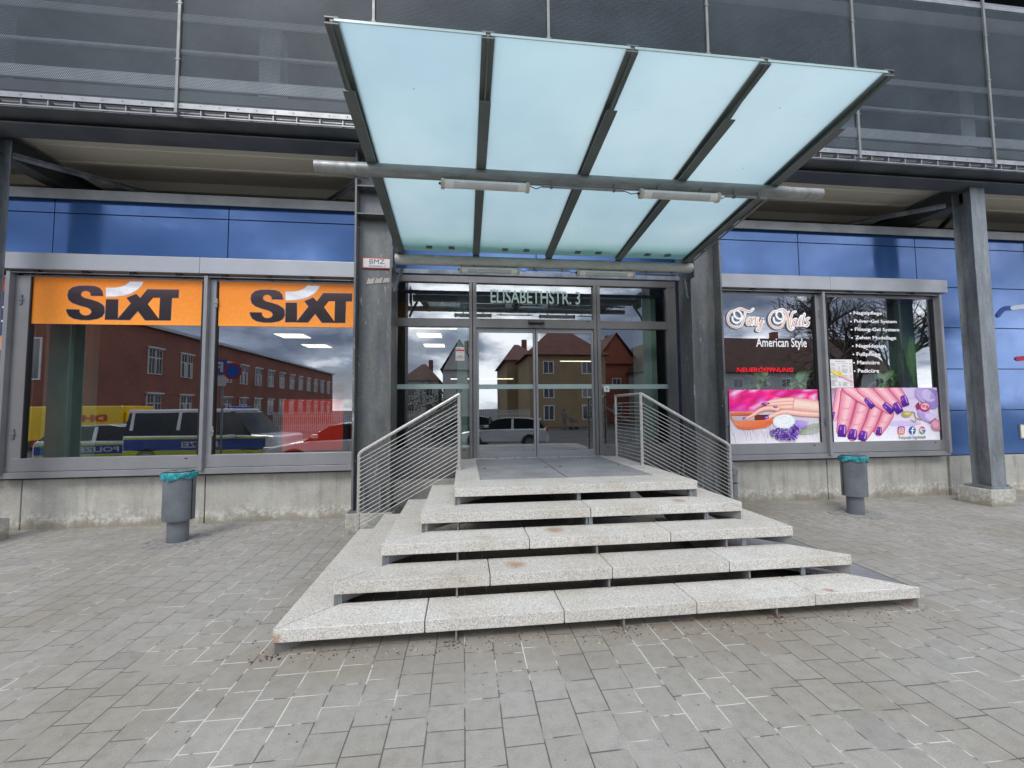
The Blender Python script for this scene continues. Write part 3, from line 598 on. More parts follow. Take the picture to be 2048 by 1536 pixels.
# ------------------------------------------------------------ printed films and lettering (flat art on the panes)
class Art:
    def __init__(s, quad, rect, y):
        s.q = quad; s.r = rect; s.y = y; s.mb = MB(); s.k = 0
    def P(s, p, k=None):
        (ax, ay), (bx, by), (cx, cy), (dx, dy) = s.q      # TL TR BR BL in drawing units
        x, y = p; u = .5; v = .5
        for _ in range(3):
            ty = ay+(by-ay)*u; bo = dy+(cy-dy)*u; v = (y-ty)/(bo-ty)
            lx = ax+(dx-ax)*v; rx = bx+(cx-bx)*v; u = (x-lx)/(rx-lx)
        x0, x1, z0, z1 = s.r
        return (x0+u*(x1-x0), s.y-(s.k if k is None else k)*.00006, z1-v*(z1-z0))
    def inr(s, w): x0, x1, z0, z1 = s.r; return (min(max(w[0], x0), x1), w[1], min(max(w[2], z0), z1))
    def poly(s, pts, c, clip=True):
        s.k += 1; tri = tessellate_polygon([[Vector((a, b, 0)) for a, b in pts]])
        W_ = [s.P(p) for p in pts]
        if clip: W_ = [s.inr(w) for w in W_]
        if isinstance(c, str): cc = [lin(c)]*len(pts)
        else: cc = [lin(q) for q in c]
        for t in tri:
            # keep facing -Y
            a, b, d = (W_[i] for i in t)
            if (b[0]-a[0])*(d[2]-a[2])-(b[2]-a[2])*(d[0]-a[0]) < 0: t = t[::-1]
            s.mb.poly([W_[i] for i in t], 0, [cc[i] for i in t])
    def ell(s, cx, cy, rx, ry, c, rot=0, n=20):
        s.poly([(cx+rx*math.cos(q)*math.cos(rot)-ry*math.sin(q)*math.sin(rot), cy+rx*math.cos(q)*math.sin(rot)+ry*math.sin(q)*math.cos(rot)) for q in [2*math.pi*i/n for i in range(n)]], c)
    def curve(s, pts, n=6):
        out = []; P_ = [pts[0]]+list(pts)+[pts[-1]]
        for i in range(1, len(P_)-2):
            a, b, c, d = P_[i-1:i+3]
            for j in range(n):
                t = j/n; out.append(tuple(.5*((2*b[k])+(-a[k]+c[k])*t+(2*a[k]-5*b[k]+4*c[k]-d[k])*t*t+(-a[k]+3*b[k]-3*c[k]+d[k])*t**3) for k in (0, 1)))
        out.append(tuple(pts[-1])); return out
    def stroke(s, pts, w, c, smooth=True, off=(0, 0)):
        p = s.curve(pts) if smooth and len(pts) > 2 else list(pts); n = len(p); s.k += 1; cc = lin(c)
        ws = [w(i/(n-1)) if callable(w) else w for i in range(n)]; L_ = []; R_ = []
        for i in range(n):
            a, b = p[max(i-1, 0)], p[min(i+1, n-1)]; dx, dy = b[0]-a[0], b[1]-a[1]; l = math.hypot(dx, dy) or 1
            nx, ny = -dy/l*ws[i]/2, dx/l*ws[i]/2
            L_.append((p[i][0]+nx+off[0], p[i][1]+ny+off[1])); R_.append((p[i][0]-nx+off[0], p[i][1]-ny+off[1]))
        k0 = s.k
        for i in range(n-1):
            s.k = k0+(i % 6)*.15
            s.mb.poly([s.inr(s.P(q)) for q in (L_[i], L_[i+1], R_[i+1], R_[i])], 0, [cc]*4)
        s.k = k0+.95
        for q, ww in ((p[0], ws[0]), (p[-1], ws[-1])):
            s.mb.poly([s.inr(s.P((q[0]+off[0]+ww/2*math.cos(t), q[1]+off[1]+ww/2*math.sin(t)))) for t in [-2*math.pi*i/10 for i in range(10)]], 0, [cc]*10)
            s.k += .15
    def grid(s, x0, y0, x1, y1, nx, ny, fn):
        s.k += 1; col = [[lin(fn(i/nx, j/ny)) for i in range(nx+1)] for j in range(ny+1)]
        def q(i, j): return s.inr(s.P((x0+(x1-x0)*i/nx, y0+(y1-y0)*j/ny)))
        for j in range(ny):
            for i in range(nx): s.mb.poly([q(i, j+1), q(i+1, j+1), q(i+1, j), q(i, j)], 0, [col[j+1][i], col[j+1][i+1], col[j][i+1], col[j][i]])
    def back(s, c): s.grid(s.q[0][0]-60, s.q[0][1]-60, s.q[2][0]+60, s.q[2][1]+60, 1, 1, lambda u, v: c)
    def text(s, t, pa, pb, c, **kw):
        s.k += 1; a, b = s.P(pa), s.P(pb); k = len(s.mb.f); s.mb.text(t, a[0], b[0], b[2], a[2], a[1], 0, **kw)
        for i in range(k, len(s.mb.f)): s.mb.c[i] = lin(c)
    def build(s, name, label, cat, group=None, m='vcol'): return tag(s.mb.build(name, m), label, cat, group)
def rgb(h): return [int(h[i:i+2], 16)/255 for i in (0, 2, 4)]
def blend(a, b, t): return [x+(y-x)*t for x, y in zip(a, b)]

# rental banners (orange film, dark bevelled letters, silver arc)
def rental_banner(x0, name_label):
    A = Art([(160, 78), (2003, 118), (1990, 607), (128, 577)], (x0, x0+2.27, 2.912, 3.585), YG-.012)
    A.grid(60, 40, 2080, 640, 6, 4, lambda u, v: blend(rgb('f0892a'), rgb('ff9f3c'), v))
    S = [(893, 285), (753, 283), (748, 252), (725, 234), (695, 230), (668, 240), (655, 262), (662, 283), (690, 300), (760, 318), (830, 340), (880, 370), (905, 400), (906, 465), (880, 508), (830, 533), (740, 547), (650, 545), (570, 530), (520, 500), (497, 460), (490, 422), (635, 425), (642, 460), (665, 483), (700, 490), (740, 480), (760, 455), (750, 430), (720, 412), (640, 390), (560, 362), (517, 325), (504, 275), (518, 220), (560, 184), (630, 168), (720, 166), (800, 172), (850, 190), (882, 225)]
    I = [(915, 315), (1053, 315), (1048, 542), (902, 542)]
    X = [(1135, 300), (1245, 255), (1287, 300), (1365, 205), (1718, 210), (1713, 305), (1640, 308), (1628, 552), (1340, 550), (1263, 450), (1178, 547), (1030, 543), (1046, 520), (1182, 362)]
    hole = [(1372, 370), (1430, 302), (1505, 302), (1493, 530)]
    arc = [(915, 190), (1020, 188), (1080, 178), (1130, 160), (1180, 118), (1330, 125), (1300, 175), (1260, 215), (1190, 255), (1110, 280), (1010, 292), (915, 292)]
    def ins(p, d):      # inset polygon
        n = len(p); ar = sum(p[i][0]*p[(i+1) % n][1]-p[(i+1) % n][0]*p[i][1] for i in range(n)); sg = 1 if ar > 0 else -1; o = []
        for i in range(n):
            a, b, c = p[i-1], p[i], p[(i+1) % n]
            d1 = (b[0]-a[0], b[1]-a[1]); d2 = (c[0]-b[0], c[1]-b[1]); l1 = math.hypot(*d1) or 1; l2 = math.hypot(*d2) or 1
            nx = -(d1[1]/l1+d2[1]/l2)*sg; ny = (d1[0]/l1+d2[0]/l2)*sg; l = math.hypot(nx, ny) or 1; o.append((b[0]+nx/l*d, b[1]+ny/l*d))
        return o
    for p in (S, I, X): A.poly(p, '7d6a78')
    for p in (S, I, X):
        q = ins(p, 6); A.poly(q, ['4a3a46' if y < 300 else '2a2228' for x, y in q])
    for p in (S, I, X): q = ins(p, 12); A.poly([(x-1, y+3) for x, y in q], ['46373f' if y < 260 else ('33292f' if y < 420 else '231d22') for x, y in q])
    A.poly(hole, 'ff9c38'); A.poly(arc, 'c9c6cc'); A.poly(ins(arc, 7), ['f2f2f6' if i % 3 else 'dadbe2' for i in range(len(arc))])
    A.build('film_banner', name_label, 'banner', 'orange film banners in the left shop window')
rental_banner(-6.115, 'orange SIXT window banner in the leftmost full window pane')
rental_banner(-3.64, 'orange SIXT window banner in the pane next to the steel column')

# pink hand-bath poster
A = Art([(172, 178), (1835, 178), (1888, 1172), (205, 1195)], (4.47, 6.135, .995, 1.925), YG-.012)
rnd = random.Random(5); pk = ['e8108e', 'f01a8c', 'd81474', 'ff2e90', 'e85cc0', 'f4b8e8', 'c81060', 'f070b8', 'f8d8f4', 'ee2090', 'e01070']
gc = [[rgb(rnd.choice(pk)) for _ in range(15)] for _ in range(8)]
def bok(u, v):
    c = gc[min(int(v*7.99), 7)][min(int(u*14.99), 14)]; return blend(c, rgb('b89ad8'), max(0, (v-.72))*2.2)
A.grid(150, 170, 1900, 640, 14, 7, bok)
A.grid(150, 585, 1950, 1230, 8, 4, lambda u, v: blend(rgb('cfc6d4'), rgb('f8f4fa'), v*.9))
for i in range(70):
    x = 190+i*24+rnd.uniform(-8, 8); y0 = rnd.uniform(700, 1000); A.stroke([(x, y0), (x+60*(.9-i/60), y0+rnd.uniform(60, 260))], rnd.uniform(2, 7), rnd.choice(['a898a8', 'b8a8b4', '9a8c98', 'd8ccd8']), False)
A.poly([(190, 650), (1060, 640), (1050, 735), (200, 700)], '5a2420')
A.poly([(190, 600), (620, 575), (600, 640), (215, 662)], ['f08050', 'f4a070', 'c85838', 'd86040'])
A.poly([(215, 665), (640, 655), (640, 745), (275, 755)], 'c8b4be'); A.poly([(640, 655), (1040, 690), (1040, 735), (640, 745)], '6a2c24')
A.poly([(190, 640), (285, 760), (800, 742), (1060, 695), (1050, 760), (860, 880), (620, 915), (400, 915), (300, 860), (195, 690)], ['f49a70', 'fa9060', 'ff8e58', 'f07848', 'e06840', 'ea7044', 'f47a4a', 'e06a40', 'f08858', 'e89070'])
A.stroke([(300, 850), (400, 872), (640, 865), (860, 815), (1040, 740)], 6, 'c85c38')
A.ell(1190, 770, 210, 150, 'dfe8ea'); A.ell(1195, 765, 185, 130, 'f2f6f6'); A.stroke([(1080, 720), (1200, 680), (1310, 740), (1250, 810), (1150, 800)], 8, 'd4dee2')
A.poly([(1430, 740), (1640, 770), (1620, 900), (1470, 920), (1360, 850)], ['b89ae0', 'c4a8ea', '9a84d0', '8a70c4', 'a890dc'])
def arm(pts, cols): A.poly(A.curve(pts, 5), [cols[0]]*1+[cols[1]]*(len(A.curve(pts, 5))-1))
def limb(pts, ws, edge, mid, light):
    n = len(ws)-1
    def wf(k): return lambda t: (ws[min(int(t*n), n-1)]*(1-(t*n-min(int(t*n), n-1)))+ws[min(int(t*n)+1, n)]*(t*n-min(int(t*n), n-1)))*k
    for k, c, o in ((1, edge, (0, 3)), (.86, mid, (0, 0)), (.6, light, (0, -4)), (.3, blend_hex(light, 'fff0ea', .4), (0, -8))): A.stroke(pts, wf(k), c, True, o)
def blend_hex(a, b, t): return ''.join('%02x' % int(255*x) for x in blend(rgb(a), rgb(b), t))
limb([(1860, 640), (1500, 620), (1280, 590), (1130, 600), (1000, 650), (870, 705)], [110, 110, 100, 90, 80, 60], 'd89088', 'eeb0a0', 'f6c4b4')
limb([(1860, 500), (1500, 455), (1330, 440)], [230, 240, 230], 'e0a090', 'f0b8a8', 'f8d0c4')
limb([(1340, 370), (1150, 380), (980, 400), (850, 430)], [110, 95, 75, 50], 'dc9488', 'f0aa98', 'f8c2b2')
limb([(1340, 430), (1120, 440), (960, 450), (870, 452)], [90, 80, 60, 40], 'dc9488', 'f0aa98', 'f8c2b2')
limb([(1330, 500), (1180, 505), (1030, 510)], [95, 80, 55], 'dc9488', 'f0aa98', 'f8c2b2')
limb([(1080, 540), (900, 520), (740, 560), (620, 640), (480, 715)], [90, 95, 80, 65, 40], 'd08878', 'eea48e', 'f6beac')
for (x, y, rx, ry, ro) in ((845, 435, 80, 20, -.05), (1025, 502, 40, 20, 0), (858, 695, 52, 26, -.15), (450, 700, 34, 18, -.6)):
    A.ell(x, y, rx, ry, '6a2090', ro); A.ell(x+4, y-3, rx*.55, ry*.4, 'd8a8e0', ro)
for i in range(11):
    y = 820+i*14; A.stroke([(1890, y-10), (1680, y+12+i*3), (1470, 960+i*5)], 5, rnd.choice(['7a9850', '94b068', '5e7c40']))
for i in range(420):
    a = rnd.uniform(0, 6.28); r_ = math.sqrt(rnd.random()); cx, cy, ex, ey = rnd.choice([(1100, 970, 190, 85), (1380, 940, 90, 110), (1230, 1060, 190, 55)])
    A.ell(cx+ex*r_*math.cos(a), cy+ey*r_*math.sin(a), rnd.uniform(9, 22), rnd.uniform(7, 15), rnd.choice(['5a2ca0', '6c3cb4', '7c50c8', '4a2088', '9a78dc', 'c4aef0', '603090']), rnd.uniform(0, 3), 6)
A.build('nail_poster', 'printed poster of hands over an orange bowl with lavender on a bright pink background', 'poster', 'nail salon posters in the right shop window')

# manicure poster with purple nails and orchid
A = Art([(135, 132), (1832, 125), (1890, 945), (190, 990)], (6.372, 8.525, .985, 1.95), YG-.012)
def bg2(u, v): return blend(blend(rgb('cdb2e0'), rgb('e2d6f2'), u), rgb('fbfafe'), min(1, max(0, v*1.3-.25)))
A.grid(120, 110, 1920, 1010, 8, 6, bg2)
A.poly([(150, 140), (340, 140), (330, 300), (230, 330), (160, 260)], ['a08c98', '6a5860', '8a747e', 'b49cb8', 'c8b0cc'])
A.ell(1250, 680, 330, 45, 'd9c8ee'); A.ell(1430, 285, 120, 22, 'd2c0ea', -.1)
E_, M_, L_, H_ = 'd4688c', 'f092ac', 'f8aebc', 'fcc8d0'
def finger(p, w, nail=None):
    n = len(w)-1
    for k, c in ((1.06, 'b84e72'), (1, E_), (.9, M_), (.62, L_), (.3, H_)):
        A.stroke(p, (lambda t, k=k: (w[min(int(t*n), n-1)]*(1-(t*n-min(int(t*n), n-1)))+w[min(int(t*n)+1, n)]*(t*n-min(int(t*n), n-1)))*k), c)
def nail(cx, cy, w, l, ro):
    def rp(pts): return [(cx+x*math.cos(ro)-y*math.sin(ro), cy+x*math.sin(ro)+y*math.cos(ro)) for x, y in pts]
    sh = [(-.42, -.38), (-.28, -.5), (.28, -.5), (.42, -.38), (.5, .1), (.46, .5), (-.46, .5), (-.5, .1)]
    A.poly(rp([(x*w, y*l) for x, y in sh]), '3c1068'); A.poly(rp([(x*w*.92, y*l*.95) for x, y in sh]), ['6c2ca8', '7a38b4', '7a38b4', '6c2ca8', '5c209a', '4c1884', '4c1884', '5c209a'])
    A.poly(rp([(.18*w, -.42*l), (.32*w, -.36*l), (.34*w, .22*l), (.22*w, .25*l)]), 'd0a8e4'); A.poly(rp([(-.3*w, -.3*l), (-.16*w, -.36*l), (-.1*w, -.1*l), (-.26*w, -.02*l)]), 'a070cc')
A.poly([(330, 140), (560, 140), (760, 420), (960, 480), (1110, 510), (1000, 760), (860, 830), (260, 640), (300, 300)], 'd8708e')
finger([(330, 150), (280, 330), (235, 500), (215, 620)], [190, 150, 110, 60]); nail(196, 560, 44, 120, .25)
finger([(440, 200), (390, 480), (330, 800)], [270, 220, 165]); finger([(650, 400), (580, 640), (490, 870)], [210, 190, 165])
finger([(850, 470), (770, 690), (660, 880)], [190, 170, 150]); finger([(1040, 540), (970, 680), (895, 810)], [190, 160, 130])
for (x, y, w_) in ((390, 440, 60), (375, 620, 60), (600, 500, 60), (545, 690, 55), (830, 560, 50), (740, 730, 50), (970, 650, 45)):
    A.stroke([(x-w_, y), (x, y+8), (x+w_, y-2)], 5, 'd0708e'); A.stroke([(x-w_*.8, y+16), (x, y+22), (x+w_*.8, y+14)], 4, 'd8809c')
nail(332, 795, 135, 190, .06); nail(492, 848, 135, 160, .14); nail(652, 872, 130, 155, .28); nail(900, 795, 90, 125, .12)
finger([(400, 130), (600, 270), (740, 370)], [160, 160, 120]); finger([(640, 130), (850, 310), (1060, 460)], [200, 190, 150])
finger([(900, 120), (1040, 270), (1190, 430)], [180, 170, 145]); finger([(1130, 120), (1210, 220), (1300, 340)], [170, 150, 120])
nail(742, 365, 90, 190, -.75); nail(1042, 440, 115, 200, -.85); nail(1190, 438, 125, 180, -.5); nail(1297, 330, 115, 175, -.35)
for (x, y, a, b, c, r_) in ((1640, 240, 190, 130, 'c0a8e0', .5), (1740, 300, 130, 160, 'a48cd0', -.2), (1680, 250, 120, 80, 'd2c2ee', .6), (1640, 560, 150, 80, 'b9a0de', .5), (1740, 580, 120, 60, 'ddd0f4', .3), (1600, 470, 90, 60, 'c8b0e6', .2)): A.ell(x, y, a, b, c, r_)
for i in range(9): A.stroke([(1700+i*8, 300), (1730+i*14, 190-i*4)], 4, '9478c4', False)
A.ell(1620, 425, 90, 75, 'b03070'); A.ell(1625, 415, 70, 52, 'f4c8d8'); A.ell(1600, 410, 34, 28, 'e88860'); A.ell(1660, 425, 24, 30, 'd06a90'); A.poly([(1470, 400), (1525, 340), (1545, 460), (1500, 470)], 'a02868')
A.ell(1330, 535, 80, 48, 'b8a85c', -.05); A.ell(1345, 525, 50, 26, 'd8ca84'); A.stroke([(1400, 500), (1450, 510), (1480, 590), (1570, 620)], 16, 'a89a58'); A.stroke([(1480, 600), (1470, 650), (1400, 620)], 12, 'b4a468')
A.ell(1810, 700, 90, 90, 'd890a8'); A.ell(1790, 690, 60, 50, 'e8b0c0'); A.stroke([(1690, 680), (1760, 620), (1800, 600)], 16, 'b04880'); A.stroke([(1740, 700), (1790, 760), (1870, 790)], 6, 'b06080')
def rrect(x0, y0, x1, y1, r_, c, n=5):
    pts = []
    for cx, cy, a0 in ((x1-r_, y0+r_, -90), (x1-r_, y1-r_, 0), (x0+r_, y1-r_, 90), (x0+r_, y0+r_, 180)):
        pts += [(cx+r_*math.cos(R(a0+90*i/n)), cy+r_*math.sin(R(a0+90*i/n))) for i in range(n+1)]
    cols = c if isinstance(c, str) else [''.join('%02x' % int(255*v) for v in blend(rgb(c[0]), rgb(c[1]), (q[1]-y0)/(y1-y0))) for q in pts]
    A.poly(pts, cols)
rrect(1190, 722, 1302, 842, 28, ('8a34b8', 'f89a40')); rrect(1208, 741, 1285, 824, 22, 'f4eef6'); rrect(1216, 749, 1277, 816, 16, ('c0308c', 'f07038')); A.ell(1246, 783, 21, 22, 'f4eef6'); A.ell(1246, 783, 12, 13, 'e04060'); A.ell(1266, 761, 5, 5, 'f4eef6')
A.ell(1422, 782, 54, 62, '2c58a8', 0, 28); A.stroke([(1446, 748), (1424, 750), (1420, 780), (1420, 838)], 17, 'ffffff'); A.stroke([(1398, 786), (1446, 786)], 15, 'ffffff', False)
def arcp(a0, a1, n=8): return [(1580+42*math.cos(R(a0+(a1-a0)*i/n)), 780+48*math.sin(R(a0+(a1-a0)*i/n))) for i in range(n+1)]
A.stroke(arcp(-145, -42), 17, 'd84434', False); A.stroke(arcp(145, 215), 17, 'e8b030', False); A.stroke(arcp(45, 145), 17, '3a9a50', False); A.stroke(arcp(2, 45), 17, '3c70d0', False); A.stroke([(1582, 782), (1622, 782)], 16, '3c70d0', False)
A.text('Tonynails Ingolstadt', (1197, 868), (1640, 918), '6c6678', bold=.012)
A.build('nail_poster', 'printed poster of hands with glossy purple nails beside a lilac orchid and three logos', 'poster', 'nail salon posters in the right shop window')

# price list sheet
A = Art([(0, 0), (100, 0), (100, 118), (0, 118)], (6.375, 6.845, 1.955, 2.455), YG-.012)
A.back('e9e6e6'); A.text('PREISLISTE', (28, 6), (70, 11), '8a6a90', bold=.01)
for r_ in range(21):
    if r_ in (9, 10, 14): continue
    y = 17+r_*4.6
    for x0, w_ in ((4, 30), (38, 10), (54, 26), (86, 10)):
        if rnd.random() < .82: A.stroke([(x0, y), (x0+w_*rnd.uniform(.5, 1), y)], 1.2, rnd.choice(['8e8a90', 'a4a0a4', '787478']) if x0 != 86 else 'd07a9a', False)
A.poly([(2, 46), (40, 52), (60, 70), (98, 92), (98, 98), (50, 74), (20, 62)], ['f0e050', 'f0d030', 'f4c0b0', 'f6b0d0', 'f6c0d8', 'f4b090', 'f0e060']); A.ell(43, 60, 7, 8, 'e8c820')
A.build('price_list', 'white price list sheet stuck to the pane above the purple nails poster', 'notice')

# shop lettering: looping script, stroke by stroke
A = Art([(96, -96), (1757, -58), (1872, 1728), (144, 1728)], (4.475, 6.135, 1.92, 3.566), YG-.008)
ST = [([(290, 205), (380, 172), (470, 205), (550, 228), (620, 178)], 34), ([(475, 235), (455, 330), (425, 440), (370, 512), (290, 530), (200, 490), (150, 410), (150, 310), (200, 235), (290, 205)], 34),
      ([(232, 335), (240, 405), (300, 448), (370, 420), (410, 340), (385, 255), (320, 205), (265, 240), (275, 315), (330, 362), (400, 355)], 26),
      ([(560, 352), (512, 390), (508, 455), (540, 480), (578, 440), (578, 380), (560, 352), (610, 380)], 34), ([(612, 352), (600, 480)], 36), ([(602, 410), (645, 350), (665, 375), (655, 470), (690, 470)], 34),
      ([(712, 352), (700, 440), (735, 470), (775, 420), (800, 345), (772, 450), (748, 560), (712, 595), (690, 570), (730, 520), (810, 420)], 34),
      ([(1090, 215), (1000, 235), (935, 320), (935, 430), (1000, 520), (1090, 548), (1170, 505), (1215, 400), (1245, 290), (1300, 232)], 34),
      ([(1010, 350), (1025, 425), (1095, 455), (1165, 420), (1195, 330), (1165, 240), (1095, 225), (1058, 280), (1085, 350), (1140, 375), (1200, 350)], 26),
      ([(1090, 215), (1180, 192), (1245, 250), (1285, 390), (1300, 520), (1345, 568), (1385, 545)], 42), ([(1320, 530), (1330, 420), (1350, 310), (1380, 245), (1428, 228)], 30),
      ([(1445, 375), (1390, 395), (1372, 465), (1405, 498), (1450, 440), (1462, 372), (1448, 480), (1485, 485)], 32), ([(1522, 352), (1502, 470), (1535, 490)], 36), ([(1540, 318), (1542, 316)], 34),
      ([(1602, 275), (1565, 460), (1595, 492)], 36), ([(1690, 355), (1645, 372), (1652, 415), (1682, 455), (1655, 502), (1612, 490)], 34)]
for i, (p, w) in enumerate(ST): A.stroke(p, 38 if i in (2, 8) else w+24, '6c7488', True, (-20, 16))
for i, (p, w) in enumerate(ST): A.stroke(p, 36 if i in (2, 8) else (48 if i in (1, 7) else w+22), 'ffffff')
for i, (p, w) in enumerate(ST):
    if i not in (2, 8): A.stroke(p, lambda t, w=w: w*(.25+.55*math.sin(math.pi*t)), 'e8bfa2' if i < 11 else 'd9aaa2')
A.build('script_lettering', 'looping white script lettering Tony Nails with peach centres on the pane', 'lettering')
A = Art([(96, -96), (1757, -58), (1872, 1728), (144, 1728)], (4.475, 6.135, 1.92, 3.566), YG-.008)
A.text('American Style', (672, 730), (1662, 968), 'f4f4f4', bold=.012); A.build('style_lettering', 'narrow white lettering American Style below the script lettering', 'lettering')
A = Art([(96, -96), (1757, -58), (1872, 1728), (144, 1728)], (4.475, 6.135, 1.92, 3.566), YG-.008)
A.text('NEUERÖFFFNUNG', (292, 1282), (1402, 1392), 'ee1c2c', bold=.035, shear=.2); A.build('opening_lettering', 'red slanted lettering announcing a new opening, below the white lettering', 'lettering')
A = Art([(930, 160), (1870, 178), (1923, 966), (966, 970)], (6.378, 8.52, 1.942, 3.554), YG-.008)
sl_ = thing('service_list', (7.4, YG, 2.1), 'white bulleted list of eight nail services on the right window pane', 'lettering')
Q_ = A.q, A.r, A.y
for i, (t_, xa, xb) in enumerate((('Nagelpflege', 1178, 1430), ('Pulver-Gel System', 1183, 1562), ('Flüssig-Gel System', 1188, 1585), ('Zehen Modellage', 1191, 1557), ('Nageldesign', 1197, 1462), ('Fußpflege', 1202, 1415), ('Manicüre', 1207, 1407), ('Pedicüre', 1212, 1402))):
    A = Art(*Q_); yb = 312+74*i; desc = any(q in t_ for q in 'gpy'); A.text(t_, (xa, yb-34), (xb, yb+(9 if desc else 0)), 'ffffff', bold=.016)
    A.ell(xa-27, yb-14, 6.5, 6.5, 'ffffff', 0, 10); A.mb.build('text_line', 'vcol', sl_)

# film on the far-left pane, partly seen
A = Art([(0, 0), (100, 0), (100, 200), (0, 200)], (-9.2, -6.452, 1.02, 3.58), YG-.012)
A.grid(0, 0, 100, 200, 6, 8, lambda u, v: blend(blend(rgb('b84030'), rgb('f07a28'), min(1, v*1.3)), rgb('f04a20'), max(0, v-.7)*2)); A.ell(98, 42, 12, 26, '1d3f78'); A.ell(98, 42, 5, 9, 'e8e8f0'); A.ell(98, 42, 4, 7, '1d3f78')
A.ell(100, 110, 14, 30, '1f5f9a'); A.stroke([(70, 92), (96, 92), (97, 128), (78, 140), (60, 140)], 1.2, 'f0ece8'); A.stroke([(60, 160), (96, 160), (97, 190)], 1.2, 'f0ece8'); A.poly([(90, 66), (100, 66), (100, 82), (90, 82)], 'd8a070')
A.build('film_graphic', 'orange and blue printed film at the extreme left edge behind the steel column', 'banner')
# graphics on the blue cladding at the right edge
A = Art([(0, 0), (100, 0), (100, 100), (0, 100)], (10.05, 11.45, 2.4, 3.8), YB-.012)
A.stroke([(3, 34), (9, 28), (16, 24), (26, 23.5)], 6, '1d3f86'); A.stroke([(26, 23.5), (50, 21), (92, 22)], 6, 'b9c0cc'); A.build('wall_graphic', 'blue and white curved graphic on the blue panels at the right edge', 'graphic')
A = Art([(0, 0), (100, 0), (100, 100), (0, 100)], (10.3, 11.3, 2.2, 2.75), YB-.0125)
A.stroke([(17, 46), (40, 43), (80, 40)], 16, 'a01c34'); A.build('wall_graphic', 'red curved graphic on the blue panels at the right edge, lower of the two', 'graphic')
iv = MB().box(10.36, 10.62, YB-.02, YB-.0005, .99, 1.26).box(10.38, 10.60, YB-.022, YB-.0201, 1.01, 1.24, 1); tag(iv.build('wall_hatch', ['flashing', 'beige'], bev=.002), 'small beige square hatch on the blue wall at the right edge', 'hatch')

# ------------------------------------------------------------ steel columns
def footing(t, x0, x1, y0, y1, h):
    return MB().box(x0, x1, y0, y1, -.03, h).build('footing', 'concrete', t, .012)
def hcol_side(x0, x1, label, cat='column'):       # web parallel to the facade, flanges seen edge on
    t = thing('steel_column', ((x0+x1)/2, 6.0, 0), label, cat, 'steel columns of the parking deck')
    footing(t, x0-.05, x1+.05, 5.77, 6.30, .27)
    MB().box(x0-.03, x1+.03, 5.81, 6.27, .27, .295).build('base_plate', 'galvdark', t, .003)
    s = MB().box(x0, x0+.028, 5.85, 6.21, .295, 5.30).box(x1-.028, x1, 5.85, 6.21, .295, 5.30).box(x0+.028, x1-.028, 6.02, 6.036, .295, 5.298)
    s.build('shaft', 'galvdark', t, .003)
    for z in (4.38, 4.78): MB().box(x0+.028, x1-.028, 5.86, 6.02, z, z+.02).build('stiffener', 'galvdark', t, .002)
    for dx in (.14, .36):
        MB().tube([(x0+dx, 5.95, .295), (x0+dx, 5.95, .62)], .012, 8).build('anchor_rod', 'galv', t)
    for z in (.95, 1.65, 3.5, 4.2): MB().tube([(x1-.03, 5.90, z), (x1-.045, 5.90, z)], .012, 6).tube([(x0+.03, 5.90, z), (x0+.045, 5.90, z)], .012, 6).build('bolt', 'galv', t)
    return t
c1 = hcol_side(-1.51, -1.0, 'wide galvanised steel column left of the entrance carrying the small BMZ sign')
c2 = hcol_side(3.42, 3.93, 'wide galvanised steel column with white streaks right of the entrance')
def hcol_front(x, label):
    t = thing('steel_column', (x, 5.98, 0), label, 'column', 'steel columns of the parking deck')
    footing(t, x-.23, x+.23, 5.80, 6.28, .27)
    MB().box(x-.19, x+.19, 5.82, 6.20, .27, .31).build('base_plate', 'galv', t, .003)
    for q in (-.15, .15): MB().tube([(x+q, 5.84, .31), (x+q, 5.84, .34)], .014, 6).build('anchor_bolt', 'galv', t)
    MB().box(x-.14, x+.14, 5.85, 5.865, .31, 5.30).box(x-.14, x+.14, 6.105, 6.12, .31, 5.30).box(x-.006, x+.006, 5.865, 6.105, .31, 5.30).build('shaft', 'galv', t, .003)
    return t
hcol_front(8.60, 'tall galvanised steel column standing alone on a concrete footing near the right edge')
hcol_front(-6.17, 'galvanised steel column cut by the left edge of the picture')
# BMZ sign held on the left column
sg = MB().box(-1.435, -1.02, 5.997, 6.003, 3.655, 3.81, 0).box(-1.422, -1.033, 5.9955, 5.9968, 3.668, 3.797, 1)
sg.text('BMZ', -1.335, -1.125, 3.722, 3.788, 5.994, 2, .0); sg.text('Elisabethstr. 3', -1.34, -1.11, 3.678, 3.704, 5.994, 3, .01)
tag(sg.build('fire_panel_sign', ['signred', 'white', 'black', 'cable']), 'small red bordered white sign reading BMZ on the left entrance column', 'sign')
mk = MB(); rnd2 = random.Random(3)
for k in range(3):
    x = -1.38+k*.11; mk.prism([(x, 3.43+k*.012), (x+.10, 3.44+k*.012), (x+.12, 3.53+k*.01), (x+.06, 3.50+k*.01), (x+.03, 3.525)], 6.012, 6.016, 0, 'y')
tag(mk.build('torn_sticker', 'pale'), 'torn pale sticker remnant below the BMZ sign', 'sticker')
# drain pipe beside right column
dp = thing('drain_pipe', (4.38, 6.45, 0), 'short grey drain pipe with a black ring rising beside the right railing', 'pipe')
MB().tube([(4.40, 6.45, 0), (4.40, 6.45, .60), (4.34, 6.45, .70), (4.20, 6.45, .80)], .062, 16).build('pipe', 'galv', dp, smooth=True)
MB().tube([(4.40, 6.45, .60), (4.40, 6.45, .52)], .075, 16).build('collar', 'galv', dp, smooth=True)
MB().tube([(4.40, 6.45, .40), (4.40, 6.45, .385)], .067, 16).build('clamp_ring', 'black', dp)

